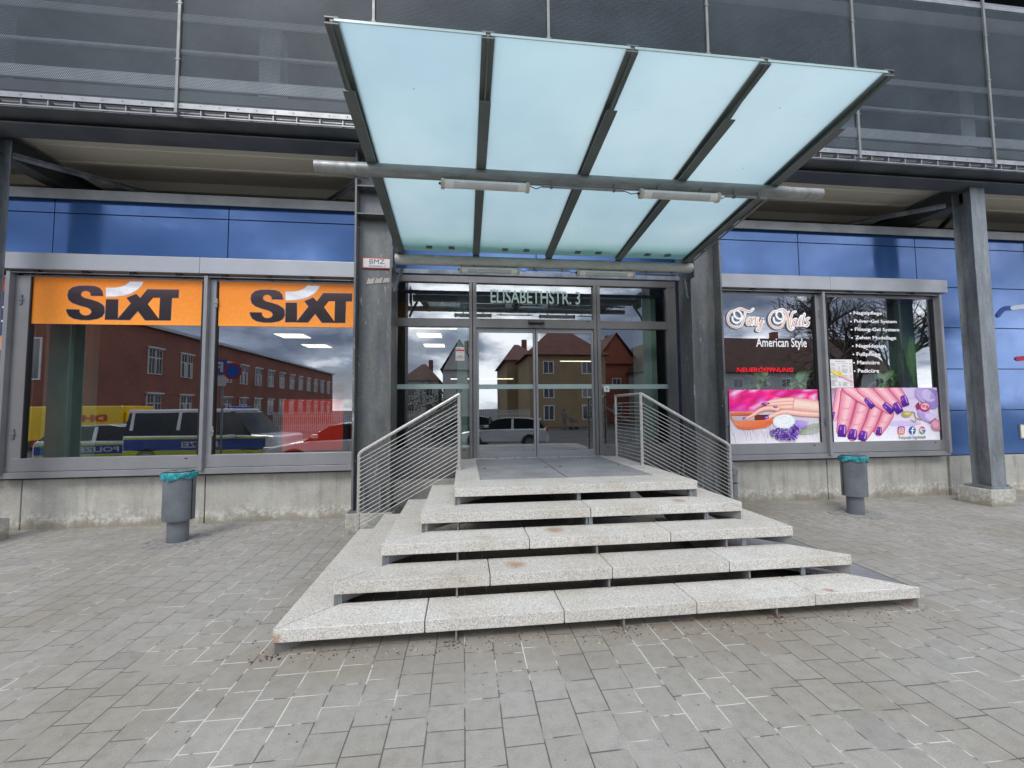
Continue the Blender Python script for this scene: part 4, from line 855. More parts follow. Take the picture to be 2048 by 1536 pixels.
# ------------------------------------------------------------ parking deck above
dk = thing('parking_deck', (1.2, 6, 5.3), 'upper parking deck on steel beams behind perforated zinc screens', 'parking deck')
X0, X1 = -13, 17
MB().box(X0, X1, 5.72, 6.04, 5.302, 5.322).box(X0, X1, 5.72, 6.04, 5.60, 5.62).box(X0, X1, 5.872, 5.888, 5.322, 5.60).build('edge_beam', 'steelblue', dk, .002)
MB().box(X0, X1, 5.53, 5.88, 5.385, 5.397).build('gutter_plate', 'steelblue', dk)
MB().box(X0, X1, 5.50, 5.506, 5.386, 5.40).build('plate_edge', 'railwhite', dk)
MB().box(X0, X1, 5.485, 5.497, 5.475, 5.545).build('bottom_rail', 'railwhite', dk, .002)
MB().tube([(X0, 5.62, 5.47), (X1, 5.62, 5.47)], .048, 14).build('rail_tube', 'railwhite', dk, smooth=True)
x = X0+.1; rb = []
while x < X1:
    if -7 < x < 10.5: MB().box(x, x+.012, 5.498, 5.60, 5.40, 5.48).build('rail_bracket', 'railwhite', dk)
    x += .29
rv = MB(); x = X0
while x < X1: rv.tube([(x, 5.482, 5.512), (x, 5.486, 5.512)], .009, 6); x += .225
rv.build('rivet_row', 'cable', dk)
posts = [-10.8, -8.4, -6.0, -3.6, -1.2, 1.2, 3.6, 6.02, 8.42, 10.8, 13.2, 15.6]
for i, px in enumerate(posts):
    MB().box(px-.018, px+.018, 5.462, 5.49, 5.40, 9.8).build('screen_post', 'screenpost', dk, .002)
    for z in (6.1, 6.85, 7.6): MB().box(px-.035, px+.035, 5.458, 5.47, z, z+.015).build('post_clip', 'screenpost', dk)
    if i+1 < len(posts):
        a, b = px+.02, posts[i+1]-.02
        MB().poly([(a, 5.49, 5.53), (b, 5.49, 5.53), (b, 5.49, 8.10), (a, 5.49, 8.10)]).build('perforated_screen', 'mesh', dk)
        MB().poly([(a, 5.49, 8.36), (b, 5.49, 8.36), (b, 5.49, 11), (a, 5.49, 11)]).build('perforated_screen', 'mesh', dk)
MB().box(X0, X1, 5.485, 5.50, 8.10, 8.17).box(X0, X1, 5.50, 5.56, 8.19, 8.20).build('upper_rail', 'railwhite', dk, .002)
MB().tube([(X0, 5.6, 8.27), (X1, 5.6, 8.27)], .045, 12).build('rail_tube', 'railwhite', dk)
MB().box(X0, X1, 5.8, 16, 8.05, 8.30).build('upper_slab', 'slab', dk)
MB().box(X0, X1, 5.75, 16, 5.76, 5.90).build('deck_slab', 'slab', dk)
MB().box(X0, X1, 13, 13.2, 5.9, 8.05).box(X0, X1, 9, 9.2, 8.3, 12).box(X0, X1, 5.6, 9.2, 11.2, 11.4).build('parapet_and_sky_blocker', 'darkvoid', dk)  # upper wall and roof are added to block sky behind the screens
MB().box(X0, X1, 6.46, 6.50, 6.47, 6.66).box(X0, X1, 6.47, 6.50, 7.55, 7.66).build('guard_rail', 'guard', dk, .01)
MB().tube([(X0, 6.5, 7.07), (X1, 6.5, 7.07)], .03, 8).build('guard_tube', 'guard', dk)
for px in (-7.4, -3.2, 1.3, 4.3, 7.45, 10.2): MB().box(px-.17, px+.17, 7.0, 7.3, 5.9, 8.05).build('deck_column', 'guard', dk, .01)
# soffit: trapezoidal steel deck, ribs along the facade
pts = [(6.04, 5.60)]; y = 6.16
while y < 14.5: pts += [(y, 5.60), (y+.06, 5.47), (y+.24, 5.465), (y+.25, 5.475), (y+.28, 5.475), (y+.29, 5.465), (y+.66, 5.46), (y+.67, 5.448), (y+.73, 5.448), (y+.74, 5.60)]; y += 1.42
pts += [(15.5, 5.60), (15.5, 5.68), (6.04, 5.68)]
MB().prism(pts, X0, X1, 0, 'x').build('ribbed_soffit', 'beige', dk)
for px in (-11, -6.21, -1.25, 3.67, 8.60, 13.4):
    MB().box(px-.11, px+.11, 6.05, 15, 5.10, 5.118).box(px-.11, px+.11, 6.05, 15, 5.402, 5.42).box(px-.006, px+.006, 6.05, 15, 5.118, 5.402).build('rafter', 'steelblue', dk)
for a, b in (((-6.1, 6.2, 5.16), (-2.9, 9.6, 5.40)), ((-1.4, 6.2, 5.16), (-4.3, 9.6, 5.40)), ((8.45, 6.2, 5.16), (5.2, 9.6, 5.40)), ((3.8, 6.2, 5.16), (6.6, 9.6, 5.4)), ((8.75, 6.2, 5.16), (11.8, 9.6, 5.4))):
    MB().beam(a, b, .10, .012).beam(Vector(a)+Vector((0, 0, -.03)), Vector(b)+Vector((0, 0, -.03)), .012, .06).build('diagonal_brace', 'galv', dk)
MB().box(X0, X1, 14.9, 15.0, 4.85, 5.6).build('rear_wall', 'joint', dk)

# ------------------------------------------------------------ glass canopy
cn = thing('glass_canopy', (1.2, 5.72, 3.7), 'sloping canopy of four frosted glass panes on grey steel beams over the steps', 'canopy')
gz = lambda y: 4.195-.124*(y-2.70)          # glass underside
bz = lambda y: 3.963-.108*(y-3.9)           # bottom flange
BX = [-.86, .17, 1.20, 2.23, 3.26]
for bx_ in BX:
    t = .045
    mb = MB()
    mb.prism([(2.70, gz(2.70)-.003), (2.70, gz(2.70)-.016), (5.72, gz(5.72)-.016), (5.72, gz(5.72)-.003)], bx_-t, bx_+t, 0, 'x')        # top flange of the tee
    mb.prism([(2.70, gz(2.70)-.016), (2.71, gz(2.7)-.03), (3.12, bz(3.12)+.012), (5.72, bz(5.72)+.012), (5.72, gz(5.72)-.016)], bx_-.006, bx_+.006, 0, 'x')   # tapering web
    mb.build('beam', 'canopy_steel', cn, .0015)
    MB().prism([(3.12, bz(3.12)), (3.12, bz(3.12)+.011), (5.72, bz(5.72)+.011), (5.72, bz(5.72))], bx_-t, bx_+t, 0, 'x').build('bottom_flange', 'canopy_steel', cn, .0015)
    MB().prism([(2.695, gz(2.7)+.022), (2.695, gz(2.7)+.034), (5.7, gz(5.7)+.034), (5.7, gz(5.7)+.022)], bx_-.045, bx_+.045, 0, 'x').prism([(2.70, gz(2.7)), (2.70, gz(2.7)+.022), (5.7, gz(5.7)+.022), (5.7, gz(5.7))], bx_-.012, bx_+.012, 0, 'x').build('cover_strip', 'galvdark', cn, .001)
for i in range(4):
    a, b = BX[i]+.016, BX[i+1]-.016
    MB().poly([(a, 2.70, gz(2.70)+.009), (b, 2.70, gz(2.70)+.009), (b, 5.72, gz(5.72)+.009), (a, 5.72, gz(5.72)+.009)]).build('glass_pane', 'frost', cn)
    MB().prism([(2.694, gz(2.7)+.001), (2.694, gz(2.7)+.019), (2.6995, gz(2.7)+.019), (2.6995, gz(2.7)+.001)], a, b, 0, 'x').build('pane_edge', mat('green_glass_edge', (.42, .58, .57), None, 4, .2), cn)
    for q in (.38, .68): MB().box(a+q-.04, a+q+.04, 5.55, 5.62, gz(5.6)-.012, gz(5.6)+.006).build('glass_clamp', 'canopy_steel', cn, .003)
MB().tube([(-1.0, 3.95, 3.925), (3.42, 3.95, 3.925)], .062, 20).build('front_pipe', 'pipe', cn, smooth=True)
MB().tube([(-1.38, 3.95, 3.925), (-.995, 3.95, 3.925)], .058, 20).build('pipe_end', 'rusty', cn, smooth=True)
MB().tube([(3.415, 3.95, 3.925), (3.83, 3.95, 3.925)], .058, 20).build('pipe_end', 'rusty', cn, smooth=True)
MB().tube([(-.93, 5.72, 3.70), (3.36, 5.72, 3.70)], .072, 20).build('rear_pipe', 'pipelight', cn, smooth=True)
for x in (-.965, 3.38): MB().box(x-.012, x+.012, 5.66, 5.90, 3.56, 3.86).build('mounting_plate', 'galvdark', cn, .003)
for x, s in ((-.97, 1), (3.40, -1)): MB().tube([(x, 5.9, 3.30), (x+.02*s-.0, 5.9, 3.36), (x-(-.12)*s, 5.80, 3.60)], .022, 8).build('knee_brace', 'canopy_steel', cn)
MB().tube([(-1.1, 4.0, 3.88), (-.92, 4.06, 3.90)], .014, 8).build('tie_rod', 'galv', cn)
MB().tube([(3.32, 4.0, 3.93), (3.32, 4.8, 3.85), (3.32, 5.6, 3.76)], .011, 8).build('conduit', 'railwhite', cn)
for y in (4.0, 4.7, 5.35): MB().box(3.29, 3.345, y, y+.03, bz(y)+.0, bz(y)+.045).build('conduit_clip', 'black', cn)
def tube_light(x, y, z, L, label):
    t = thing('tube_light', (x+L/2, y, z), label, 'lamp', 'tube lights under the canopy')
    MB().tube([(x+.03, y, z), (x+L-.03, y, z)], .041, 16).build('housing', 'lampbody', t, smooth=True)
    for a, b in ((x, x+.035), (x+L-.035, x+L)): MB().tube([(a, y, z), (a+.004, y, z), (b-.004, y, z), (b, y, z)], [.044, .05, .05, .044], 16).build('end_cap', 'lampcap', t, smooth=True)
    MB().tube([(x+.12, y-.011, z-.011), (x+L-.12, y-.011, z-.011)], .033, 14).build('diffuser', 'lamptube', t, smooth=True)
    for q in (.2, L-.2): MB().box(x+q-.012, x+q+.012, y-.01, y+.01, z+.02, z+.09).build('bracket', 'cable', t)
    MB().tube([(x-.02, y, z), (x, y, z)], .012, 8).build('cable_gland', 'black', t)
    return t
tube_light(-.215, 3.90, 3.80, .855, 'white tube light hung under the front pipe, left of the pair')
tube_light(1.765, 3.90, 3.80, .86, 'white tube light hung under the front pipe, right of the pair')
tube_light(-.06, 5.70, 3.575, .84, 'white tube light under the rear pipe above the left door')
tube_light(1.61, 5.70, 3.575, .86, 'white tube light under the rear pipe above the right door')
def conduit(x0, x1, xa, xb, y, z, label):
    t = thing('cable_conduit', ((x0+x1)/2, y, z), label, 'conduit', 'cable conduits between the tube lights')
    MB().tube([(x0, y, z), (x1, y, z)], .012, 10).build('conduit', 'railwhite', t, smooth=True)
    for x in (x0+.09, x1-.1): MB().tube([(x-.01, y, z), (x+.01, y, z)], .02, 10).box(x-.006, x+.006, y-.006, y+.006, z+.01, z+.06).build('clip', 'cable', t)
    MB().tube([(xa, y, z), (xa+(x0-xa)*.5, y, z-.028), (x0, y, z)], .005, 6).build('cable', 'cable', t)
    if xb: MB().tube([(x1, y, z), ((x1+xb)/2, y, z-.03), (xb, y, z-.012)], .005, 6).build('cable', 'cable', t)
conduit(.77, 1.60, .64, 1.765, 3.90, 3.822, 'thin white conduit between the two front tube lights')
conduit(2.70, 3.16, 2.625, None, 3.90, 3.822, 'thin white conduit right of the front tube lights')
conduit(.90, 1.49, .78, 1.61, 5.70, 3.60, 'thin white conduit between the two rear tube lights')
conduit(2.56, 3.14, 2.47, None, 5.70, 3.60, 'thin white conduit right of the rear tube lights')
# lintel channel behind rear pipe
tag(MB().box(-1.0, 3.42, 6.16, 6.175, 3.655, 3.72).build('cable_tray', 'galv', bev=.003), 'grey steel channel spanning between the columns above the doors', 'channel')

# ------------------------------------------------------------ stone staircase
st = thing('stone_staircase', (1.2, 4.2, 0), 'open granite block staircase of five steps rising to the entrance landing', 'staircase')
FY = [3.055+.302*i for i in range(5)]; LX = [-1.29+.296*i for i in range(5)]; RX = [3.67-.293*i for i in range(5)]; ZT = [.17*(i+1) for i in range(5)]
TH, DP, SE = .088, .345, 5.43
JX = [[-.278, .723, 1.749, 2.738], [.201, 1.202, 2.227], [.565, 1.865], [1.214], []]
for i in range(5):
    z1 = ZT[i]; z0 = z1-TH; l, r, f = LX[i], RX[i], FY[i]; dpt = DP if i < 4 else .44; sl = DP if i < 4 else .285; g = .0035
    xs = [l]+JX[i]+[r]
    for k in range(len(xs)-1):
        a, b = xs[k], xs[k+1]
        pts = [(a+g, f), (b-g, f), (b-g, f+dpt), (a+g, f+dpt)]
        if k == 0: pts[0] = (l+g, f); pts[3] = (l+sl+g, f+dpt)
        if k == len(xs)-2:
            pts[1] = (r-g, f); pts[2] = (r-sl-g, f+dpt)
        MB().prism(pts, z0, z1).build('front_block', 'granite', st, .006)
    # side blocks
    end = SE if i < 4 else YD-.05
    MB().prism([(l, f+.012), (l+sl, f+dpt+.012), (l+sl, end), (l, end)], z0, z1).build('side_block', 'granite', st, .006)
    if i >= 2: MB().prism([(r, f+.012), (r, end), (r-sl, end), (r-sl, f+dpt+.012)], z0, z1).build('side_block', 'granite', st, .006)
# stringers: stepped steel plates under the blocks
for sx in (.05, 1.18, 2.30):
    prof = []
    for i in range(5): prof += [(FY[i]+.02, ZT[i]-TH-.17 if i else 0), (FY[i]+.02, ZT[i]-TH)]
    prof = [(FY[0]+.02, 0)]
    for i in range(5):
        prof.append((FY[i]+.02, ZT[i]-TH-.002))
        if i < 4: prof.append((FY[i+1]+.02, ZT[i]-TH-.002))
    prof += [(6.4, ZT[4]-TH-.002), (6.4, .55), (5.0, .35), (3.5, 0)]
    x = sx-.11 if sx == .05 else (sx+.12 if sx > 2 else sx)
    MB().prism(prof, x-.007, x+.007, 0, 'x').build('stringer', 'rust', st)
# mitre plates at the corners and side aprons
for i in range(5):
    zl, zh = (ZT[i]-TH-(.08 if i else .082), ZT[i]-TH-.001); zl = max(zl, 0); zl = ZT[i-1]+.001 if i else 0
    for sx, s in ((LX[i], 1), (RX[i], -1)):
        MB().beam((sx+s*.012, FY[i]+.012, (zl+zh)/2), (sx+s*.33, FY[i]+.33, (zl+zh)/2), .008, zh-zl).build('corner_plate', 'rust', st)
        if s > 0 or i > 1: MB().box(min(sx+s*.01, sx+s*.018), max(sx+s*.01, sx+s*.018), FY[i]+.02, SE-.01, zl, zh).build('apron_plate', 'rust', st)
for i in range(1, 5):
    x = LX[i]+.045; MB().box(x-.02, x+.02, FY[i]+.03, FY[i]+.05, ZT[i-1], ZT[i]-TH).build('riser_post', 'galv', st)
for (x, i) in ((2.93, 1), (2.60, 2), (2.42, 3), (2.44, 4), (1.19, 4), (1.22, 3)):
    MB().box(x-.02, x+.02, FY[i]+.03, FY[i]+.045, ZT[i-1]-.05, ZT[i]-TH).build('riser_post', 'galv', st)
gt = MB().prism([(3.66, FY[0]+.03), (3.66, SE), (2.55, SE), (2.55, 3.9)], .138, .152).build('side_grating', 'sidegrate', st)
MB().box(3.655, 3.665, FY[0]+.03, SE, 0, .156).build('grating_edge', 'rust', st)
MB().box(-.1, 2.49, 6.1, 6.12, 0, .74).build('back_plate', 'int_dark', st)
for a, b in ((.182, 1.172), (1.186, 2.218)):
    for y0, y1 in ((4.705, 5.67), (5.676, 6.645)):
        MB().box(a, b, y0, y1, .80, .846).build('entrance_grate', 'grate', st, .002)
MB().box(.16, 2.24, 4.69, 6.67, .77, .80).build('grate_well', 'rubber', st)
for x, y in ((.27, 5.6), (1.10, 5.6), (1.30, 5.6), (2.12, 5.6)): MB().tube([(x, y, .846), (x, y, .849)], .02, 10).build('grate_screw', 'rubber', st)

# ------------------------------------------------------------ railings
def railing(xt, xb, sgn, label):
    t = thing('stair_railing', ((xt+xb)/2, 5.5, .5), label, 'railing', 'stainless railings of the entrance steps')
    y = 5.50; zt, zb = 1.825, 1.10; r_ = .021
    MB().tube([(xt, y, .85), (xt, y, zt)], r_, 14).build('upper_post', 'stainless', t, smooth=True)
    MB().tube([(xb, y, 0.02), (xb, y, zb-.03)], r_, 14).build('lower_post', 'stainless', t, smooth=True)
    s = 1 if xb > xt else -1; sl = (zb-zt)/abs(xb-xt)
    MB().tube([(xt-s*.005, y, zt+.012), (xt+s*.02, y, zt), (xb-s*.05, y, zb-sl*.05), (xb-s*.015, y, zb-.002), (xb, y, zb-.04)], .022, 14).build('handrail', 'stainless', t, smooth=True)
    for k in range(17):
        dz = .115+k*.0525
        za, zc = zt-dz, zb-dz+.03
        x_end = xb
        MB().tube([(xt, y-.012, za), (x_end, y-.012, zc)], .0052, 6, 0, False).build('rod', 'stainless', t)
    # level return towards the doors
    yb = 6.46
    MB().tube([(xt, y, zt+.004), (xt, yb, zt+.004)], .02, 12).build('level_handrail', 'stainless', t, smooth=True)
    MB().tube([(xt, yb, .85), (xt, yb, zt)], .018, 12).build('wall_post', 'stainless', t, smooth=True)
    for k in range(16): MB().tube([(xt, y, zt-.115-k*.0525), (xt, yb, zt-.115-k*.0525)], .005, 6, 0, False).build('level_rod', 'stainless', t)
    MB().tube([(xt, y, .851), (xt, y, .857)], .04, 16).build('base_flange', 'stainless', t)
    return t
railing(-.066, -1.327, -1, 'stainless steel railing with sloping rods on the left side of the steps')
railing(2.425, 3.715, 1, 'stainless steel railing with sloping rods on the right side of the steps')

# ------------------------------------------------------------ litter bins
def oval(cx, cy, rx, ry, z, n=40, a0=0, a1=360): return [(cx+rx*math.cos(R(a0+(a1-a0)*i/n)), cy+ry*math.sin(R(a0+(a1-a0)*i/n)), z) for i in range(n)]
def shell(mb, rings, m=0, close=True):
    n = len(rings[0]); k = len(mb.v)
    for r_ in rings: mb.v += r_
    for i in range(len(rings)-1):
        for j in range(n if close else n-1): mb.f.append((k+i*n+j, k+i*n+(j+1) % n, k+(i+1)*n+(j+1) % n, k+(i+1)*n+j)); mb.m.append(m); mb.c.append(None)
    return mb
def bin_(cx, cy, rot, label, seed):
    t = thing('litter_bin', (cx, cy, 0), label, 'litter bin', 'grey litter bins on the pavement')
    b = MB(); shell(b, [oval(cx, cy, .118, .095, z) for z in (0, .30)]); b.build('pedestal', 'bin', t, smooth=True)
    b = MB(); rr = [oval(cx, cy, .15, .12, .27)]+[oval(cx, cy, .175, .14, z) for z in (.272, .275, .50, .80, .858)]+[oval(cx, cy, .168, .133, .86), oval(cx, cy, .10, .08, .86), oval(cx, cy, .10, .08, .6)]
    shell(b, rr); b.build('drum', 'bin', t, smooth=True)
    # service door seam
    sgn = 1 if cx < 0 else -1
    b = MB(); a0 = -22 if sgn > 0 else -176
    b.v = []; ring = []
    p, q = [(cx+.1765*math.cos(R(a0+d)), cy+.1415*math.sin(R(a0+d))) for d in (-2.6, 2.6)]
    b.poly([(p[0], p[1], .28), (q[0], q[1], .28), (q[0], q[1], .855), (p[0], p[1], .855)]); b.build('door_seam', 'rubber', t)
    b = MB(); rnd = random.Random(seed); n = 60; rings = []
    for z, dr in ((.855, -.012), (.875, .003), (.868, .018), (.83, .020), (.79, .016)):
        rg = []
        for i in range(n):
            a = 2*math.pi*i/n; w = .005*math.sin(i*1.9+z*60)+.004*math.sin(i*.7+seed)
            zz = z if z > .8 else z-.010*math.sin(i*.55+seed)-.02*max(0, math.cos(a-(3.6 if cx < 0 else 0)))+.01
            rg.append((cx+(.176+dr+w)*math.cos(a), cy+(.141+dr+w)*math.sin(a), zz+(.004*math.sin(i*1.3) if z < .86 else 0)))
        rings.append(rg)
    shell(b, rings); b.build('bin_liner', 'bag', t, smooth=True)
    b = MB(); shell(b, [oval(cx, cy, .155, .12, .872), oval(cx, cy, .162, .127, .888), oval(cx, cy, .145, .113, .897), oval(cx, cy, .09, .07, .897), oval(cx, cy, .085, .065, .87)]); b.build('lid_ring', 'bin', t, smooth=True)
    t.rotation_euler = (0, 0, rot); return t
bin_(-3.62, 5.83, R(8), 'grey oval litter bin with turquoise liner under the left shop window', 3)
bin_(5.92, 5.78, R(-6), 'grey oval litter bin with turquoise liner below the purple nails poster', 9)
# setts around the bins
for cx, cy in ((-3.62, 5.83), (5.92, 5.78)):
    mb = MB(); rnd = random.Random(int(cx*7))
    for ring, n in ((.17, 13), (.245, 18), (.32, 23)):
        for k in range(n):
            if rnd.random() < .18 and ring > .24: continue
            a = 2*math.pi*(k+rnd.uniform(-.15, .15))/n; x, y = cx+ring*1.12*math.cos(a), cy+ring*.9*math.sin(a); w = rnd.uniform(.026, .04)
            c, s_ = math.cos(a+rnd.uniform(-.3, .3)), math.sin(a); h = rnd.uniform(.002, .008)
            q = [(x+w*(u*c-v*s_), y+w*(u*s_+v*c)) for u, v in ((-1, -1), (1, -1), (1, 1), (-1, 1))]; mb.prism(q, -.01, h)
    tag(mb.build('sett_ring', 'cobble'), kind='structure')
# litter on the paving
mb = MB(); rnd = random.Random(11)
def crumb(x, y, z, s_, m):
    a = rnd.uniform(0, 6.28); pts = [(x+s_*math.cos(a+q)*rnd.uniform(.5, 1), y+s_*math.sin(a+q)*rnd.uniform(.4, .9)) for q in (0, 1.3, 2.5, 3.8, 5)]; mb.prism(pts, z, z+s_*rnd.uniform(.15, .5), m)
for k in range(420):
    x = rnd.uniform(-1.25, 3.65); y = FY[0]-.01+abs(rnd.gauss(0, .08))*rnd.choice([-1, -1, 1]); crumb(x, y, .0, rnd.uniform(.003, .009), 0 if rnd.random() < .8 else 1)
for k in range(130):
    y = rnd.uniform(3, 5.6); x = -1.32-abs(rnd.gauss(0, .12)); crumb(x, y, 0, rnd.uniform(.003, .008), 0 if rnd.random() < .85 else 1)
for k in range(140): i = rnd.randrange(4); crumb(rnd.uniform(LX[i]+.1, RX[i]-.2), FY[i]+rnd.uniform(.02, .3), ZT[i]+.0005, rnd.uniform(.002, .005), 0)
for k in range(140): crumb(rnd.uniform(-3, 6), rnd.uniform(1.8, 6.4), 0, rnd.uniform(.002, .006), rnd.choice([0, 1]))
for cx in (-.06, 1.18, 2.42, -1.28):
    for k in range(26): crumb(cx+rnd.gauss(0, .05), FY[0]+rnd.gauss(-.01, .03), 0, rnd.uniform(.004, .011), 0)
tag(mb.build('litter', ['dirt', 'pale']), 'scattered dry leaf crumbs and grit around the foot of the steps', 'litter', kind='stuff')

# ------------------------------------------------------------ the street behind the photographer (seen mirrored in the glass)
def car(x, y, rz, kind, label, z=-.26, paint='carwhite'):
    V = kind == 'van'; L = 5.1 if V else 4.3; Wd = .95 if V else .89; H = 1.95 if V else 1.46
    t = thing('parked_van' if V else 'parked_car', (0, 0, 0), label, 'van' if V else 'car', 'vehicles parked opposite the entrance')
    if V: body = [(0, .35), (.0, 1.0), (.12, 1.06), (1.05, 1.12), (L, 1.12), (L, .35)]; cab = [(.85, 1.10), (1.45, 1.84), (1.75, H), (L-.12, H), (L-.02, 1.10)]
    else: body = [(0, .3), (-.03, .62), (.1, .74), (.95, .90), (1.3, .93), (L-.1, .98), (L, .85), (L, .32)]; cab = [(1.1, .90), (1.85, 1.36), (2.3, H), (3.3, H-.03), (3.9, 1.3), (L-.15, .96)]
    b = MB(); 
    def loft(p, ws, tops):
        for i in range(len(ws)-1):
            pass
    n = len(body); k = 0; secs = [(-Wd, .06), (-Wd+.1, 0), (Wd-.1, 0), (Wd, .06)]
    for yy, ins in secs: b.v += [(min(max(px, ins*1.5), L-ins), yy, pz-(ins*.8 if pz > .6 else -ins*.5)) for px, pz in body]
    for i in range(3):
        for j in range(n): b.f.append((i*n+j, i*n+(j+1) % n, (i+1)*n+(j+1) % n, (i+1)*n+j)); b.m.append(0); b.c.append(None)
    b.f += [tuple(range(n)), tuple(3*n+j for j in reversed(range(n)))]; b.m += [0, 0]; b.c += [None]*2
    bo = b.build('body', paint, t, .03, smooth=False)
    g = MB(); n = len(cab); tw = Wd-.19; bw = Wd-.05
    for s_ in (-1, 1): g.v += [(px, s_*(bw+(tw-bw)*(pz-cab[0][1])/(H-cab[0][1])), pz) for px, pz in cab]
    for j in range(n-1): g.f.append((j, j+1, n+j+1, n+j)); g.m.append(0 if (j not in (2, 3) if not V else j != 2) else 1); g.c.append(None)
    g.f += [tuple(range(n)), tuple(n+j for j in reversed(range(n)))]; g.m += [0, 0]; g.c += [None]*2
    g.build('cabin_glass', ['carglass', paint], t)
    if not V: MB().prism([(1.95, 1.385), (2.3, H+.012), (3.3, H-.018), (3.9, 1.315), (3.3, H-.05), (2.3, H-.03)], -tw-.02, tw+.02, 0, 'y').build('roof', paint, t, .01)
    else: MB().box(1.6, L-.06, -tw-.02, tw+.02, H-.13, H+.02).build('roof', paint, t, .04)
    for px in ((2.2, 3.3, 4.85) if V else (2.65, 3.85)):
        for s_ in (-1, 1): MB().hexa([(px-.06, s_*(bw-.01), 1.0 if V else .9), (px+.06, s_*(bw-.01), 1.0 if V else .9), (px+.06, s_*(bw+.012), 1.0 if V else .9), (px-.06, s_*(bw+.012), 1.0 if V else .9), (px-.05, s_*(tw-.01), H-.06), (px+.05, s_*(tw-.01), H-.06), (px+.05, s_*(tw+.02), H-.06), (px-.05, s_*(tw+.02), H-.06)]).build('pillar', paint, t)
    wr = .34 if V else .32
    for px in (.85, L-.85):
        for s_ in (-1, 1):
            w = MB().tube([(px, s_*(Wd-.2), wr), (px, s_*(Wd+.01), wr)], wr, 22).build('wheel', 'tyre', t)
            MB().tube([(px, s_*(Wd+.0), wr), (px, s_*(Wd+.02), wr)], wr*.62, 14).build('rim', 'rim', w)
            MB().tube([(px, s_*(Wd-.02), wr), (px, s_*(Wd+.004), wr)], wr+.06, 22).build('wheel_arch', 'black', t)
    for s_ in (-1, 1):
        MB().box(-.02 if not V else -.01, .3, min(s_*.52, s_*.85), max(s_*.52, s_*.85), .62, .76).build('headlight', 'lamptube', t, .03)
        MB().box(L-.1, L+.012, min(s_*.62, s_*.86), max(s_*.62, s_*.86), .75, 1.0).build('tail_light', 'redlamp', t, .02)
        MB().box(1.35, 1.55, min(s_*(Wd-.02), s_*(Wd+.15)), max(s_*(Wd-.02), s_*(Wd+.15)), 1.0, 1.13).build('wing_mirror', paint, t, .03)
    MB().box(-.035, .02, -.5, .5, .38, .58).build('grille', 'black', t, .02)
    return t, L, Wd, H
def place(c, x, y, rz, z=-.26):
    t = c[0]; t.location = (x, y, z); t.rotation_euler = (0, 0, rz)
def livery(c, V):
    t, L, Wd, H = c
    for s_ in (-1, 1):
        a, b = (s_*(Wd+.004), s_*(Wd+.009)); a, b = min(a, b), max(a, b)
        MB().box(.35, L-.1, a, b, .62 if V else .5, .98 if V else .78).build('blue_stripe', 'carblue', t)
        MB().box(.25, L-.1, a-.001, b+.001, .99 if V else .79, 1.05 if V else .84).box(.3, L-.1, a-.001, b+.001, .45 if V else .38, .6 if V else .48).build('yellow_stripe', 'caryellow', t)
        tb = MB(); tb.text('POLIZEI', 1.9, 3.1, .70 if V else .56, .90 if V else .73, s_*(Wd+.012), 0, .02, flip=(s_ > 0)); tb.build('side_lettering', 'white', t)
    MB().box(1.75, 1.95, -.55, .55, H+.02, H+.10).build('blue_light_bar', 'bluelamp', t, .03)
pv = car(0, 0, 0, 'van', 'white police van with blue and yellow stripes parked opposite the left window'); livery(pv, True); place(pv, -6.1, -2.4, R(186))
pc = car(0, 0, 0, 'car', 'white police estate car with blue and yellow stripes behind the police van'); livery(pc, False); place(pc, -9.9, -3.6, R(172))
s1 = car(0, 0, 0, 'car', 'silver white hatchback parked beside the police van'); place(s1, -6.6, -1.9, R(-12))
s1[0].location = (-6.35, -1.35, -.26)
s2 = car(0, 0, 0, 'car', 'white hatchback parked across the street facing left in the door reflection'); place(s2, -.15, -7.2, R(14))
s3 = car(0, 0, 0, 'car', 'dark car parked beyond the white hatchback', paint='steelblue'); place(s3, -2.3, -12, R(4))
dh = thing('delivery_truck', (-20, -11.5, -.26), 'yellow delivery truck with red lettering parked behind the police cars', 'truck')
MB().box(-27, -17.5, -12.6, -10.4, .2, 1.95).build('cargo_box', 'dhl', dh, .05)
MB().box(-17.5, -15.9, -12.5, -10.5, .1, 1.7).build('cab', 'dhl', dh, .15)
lb = MB(); lb.text('DHL', -19.8, -18.2, 1.15, 1.5, -10.38, 0, .05, flip=True); lb.build('side_lettering', 'signred', dh)
for px in (-25.5, -16.6): MB().tube([(px, -12.55, .15), (px, -10.36, .15)], .42, 18).build('wheel', 'tyre', dh)
# brick building
def rot_build(t, rz): t.rotation_euler = (0, 0, rz)
bb = thing('brick_building', (-22.7, -18, -.26), 'long two storey red brick building with white windows across the street on the left', 'building')
MB().box(-38, -22.7, -62, -15, -.3, 7.75).build('wall', 'brick', bb); MB().box(-38.3, -22.4, -62.3, -14.7, 7.75, 8.0).build('roof_edge', 'greylight', bb)
k = 0
for y in [-20.5, -24, -27, -30, -33, -36, -39, -42, -45, -48, -51, -54, -57, -60]:
    for z0, z1 in ((4.35, 6.25), (1.1, 2.9)):
        for o_ in (0, .75):
            f = MB().box(-22.70, -22.62, y+o_-.31, y+o_+.31, z0, z1).build('window_frame', 'winwhite', bb)
            for sy in (-.145, .145):
                for (za, zb) in ((z0+.06, z0+(z1-z0)*.62), (z0+(z1-z0)*.66, z1-.06)):
                    MB().box(-22.618, -22.61, y+o_+sy-.115, y+o_+sy+.115, za, zb).build('pane', 'shutter' if (int(y*2) % 3 == 0 and za < z0+.1 and sy < 0) else 'winglass', f)
        MB().box(-22.66, -22.5, y-.45, y+1.2, z1+.02, z1+.12).build('lintel_box', 'winwhite', bb)
    k += 1
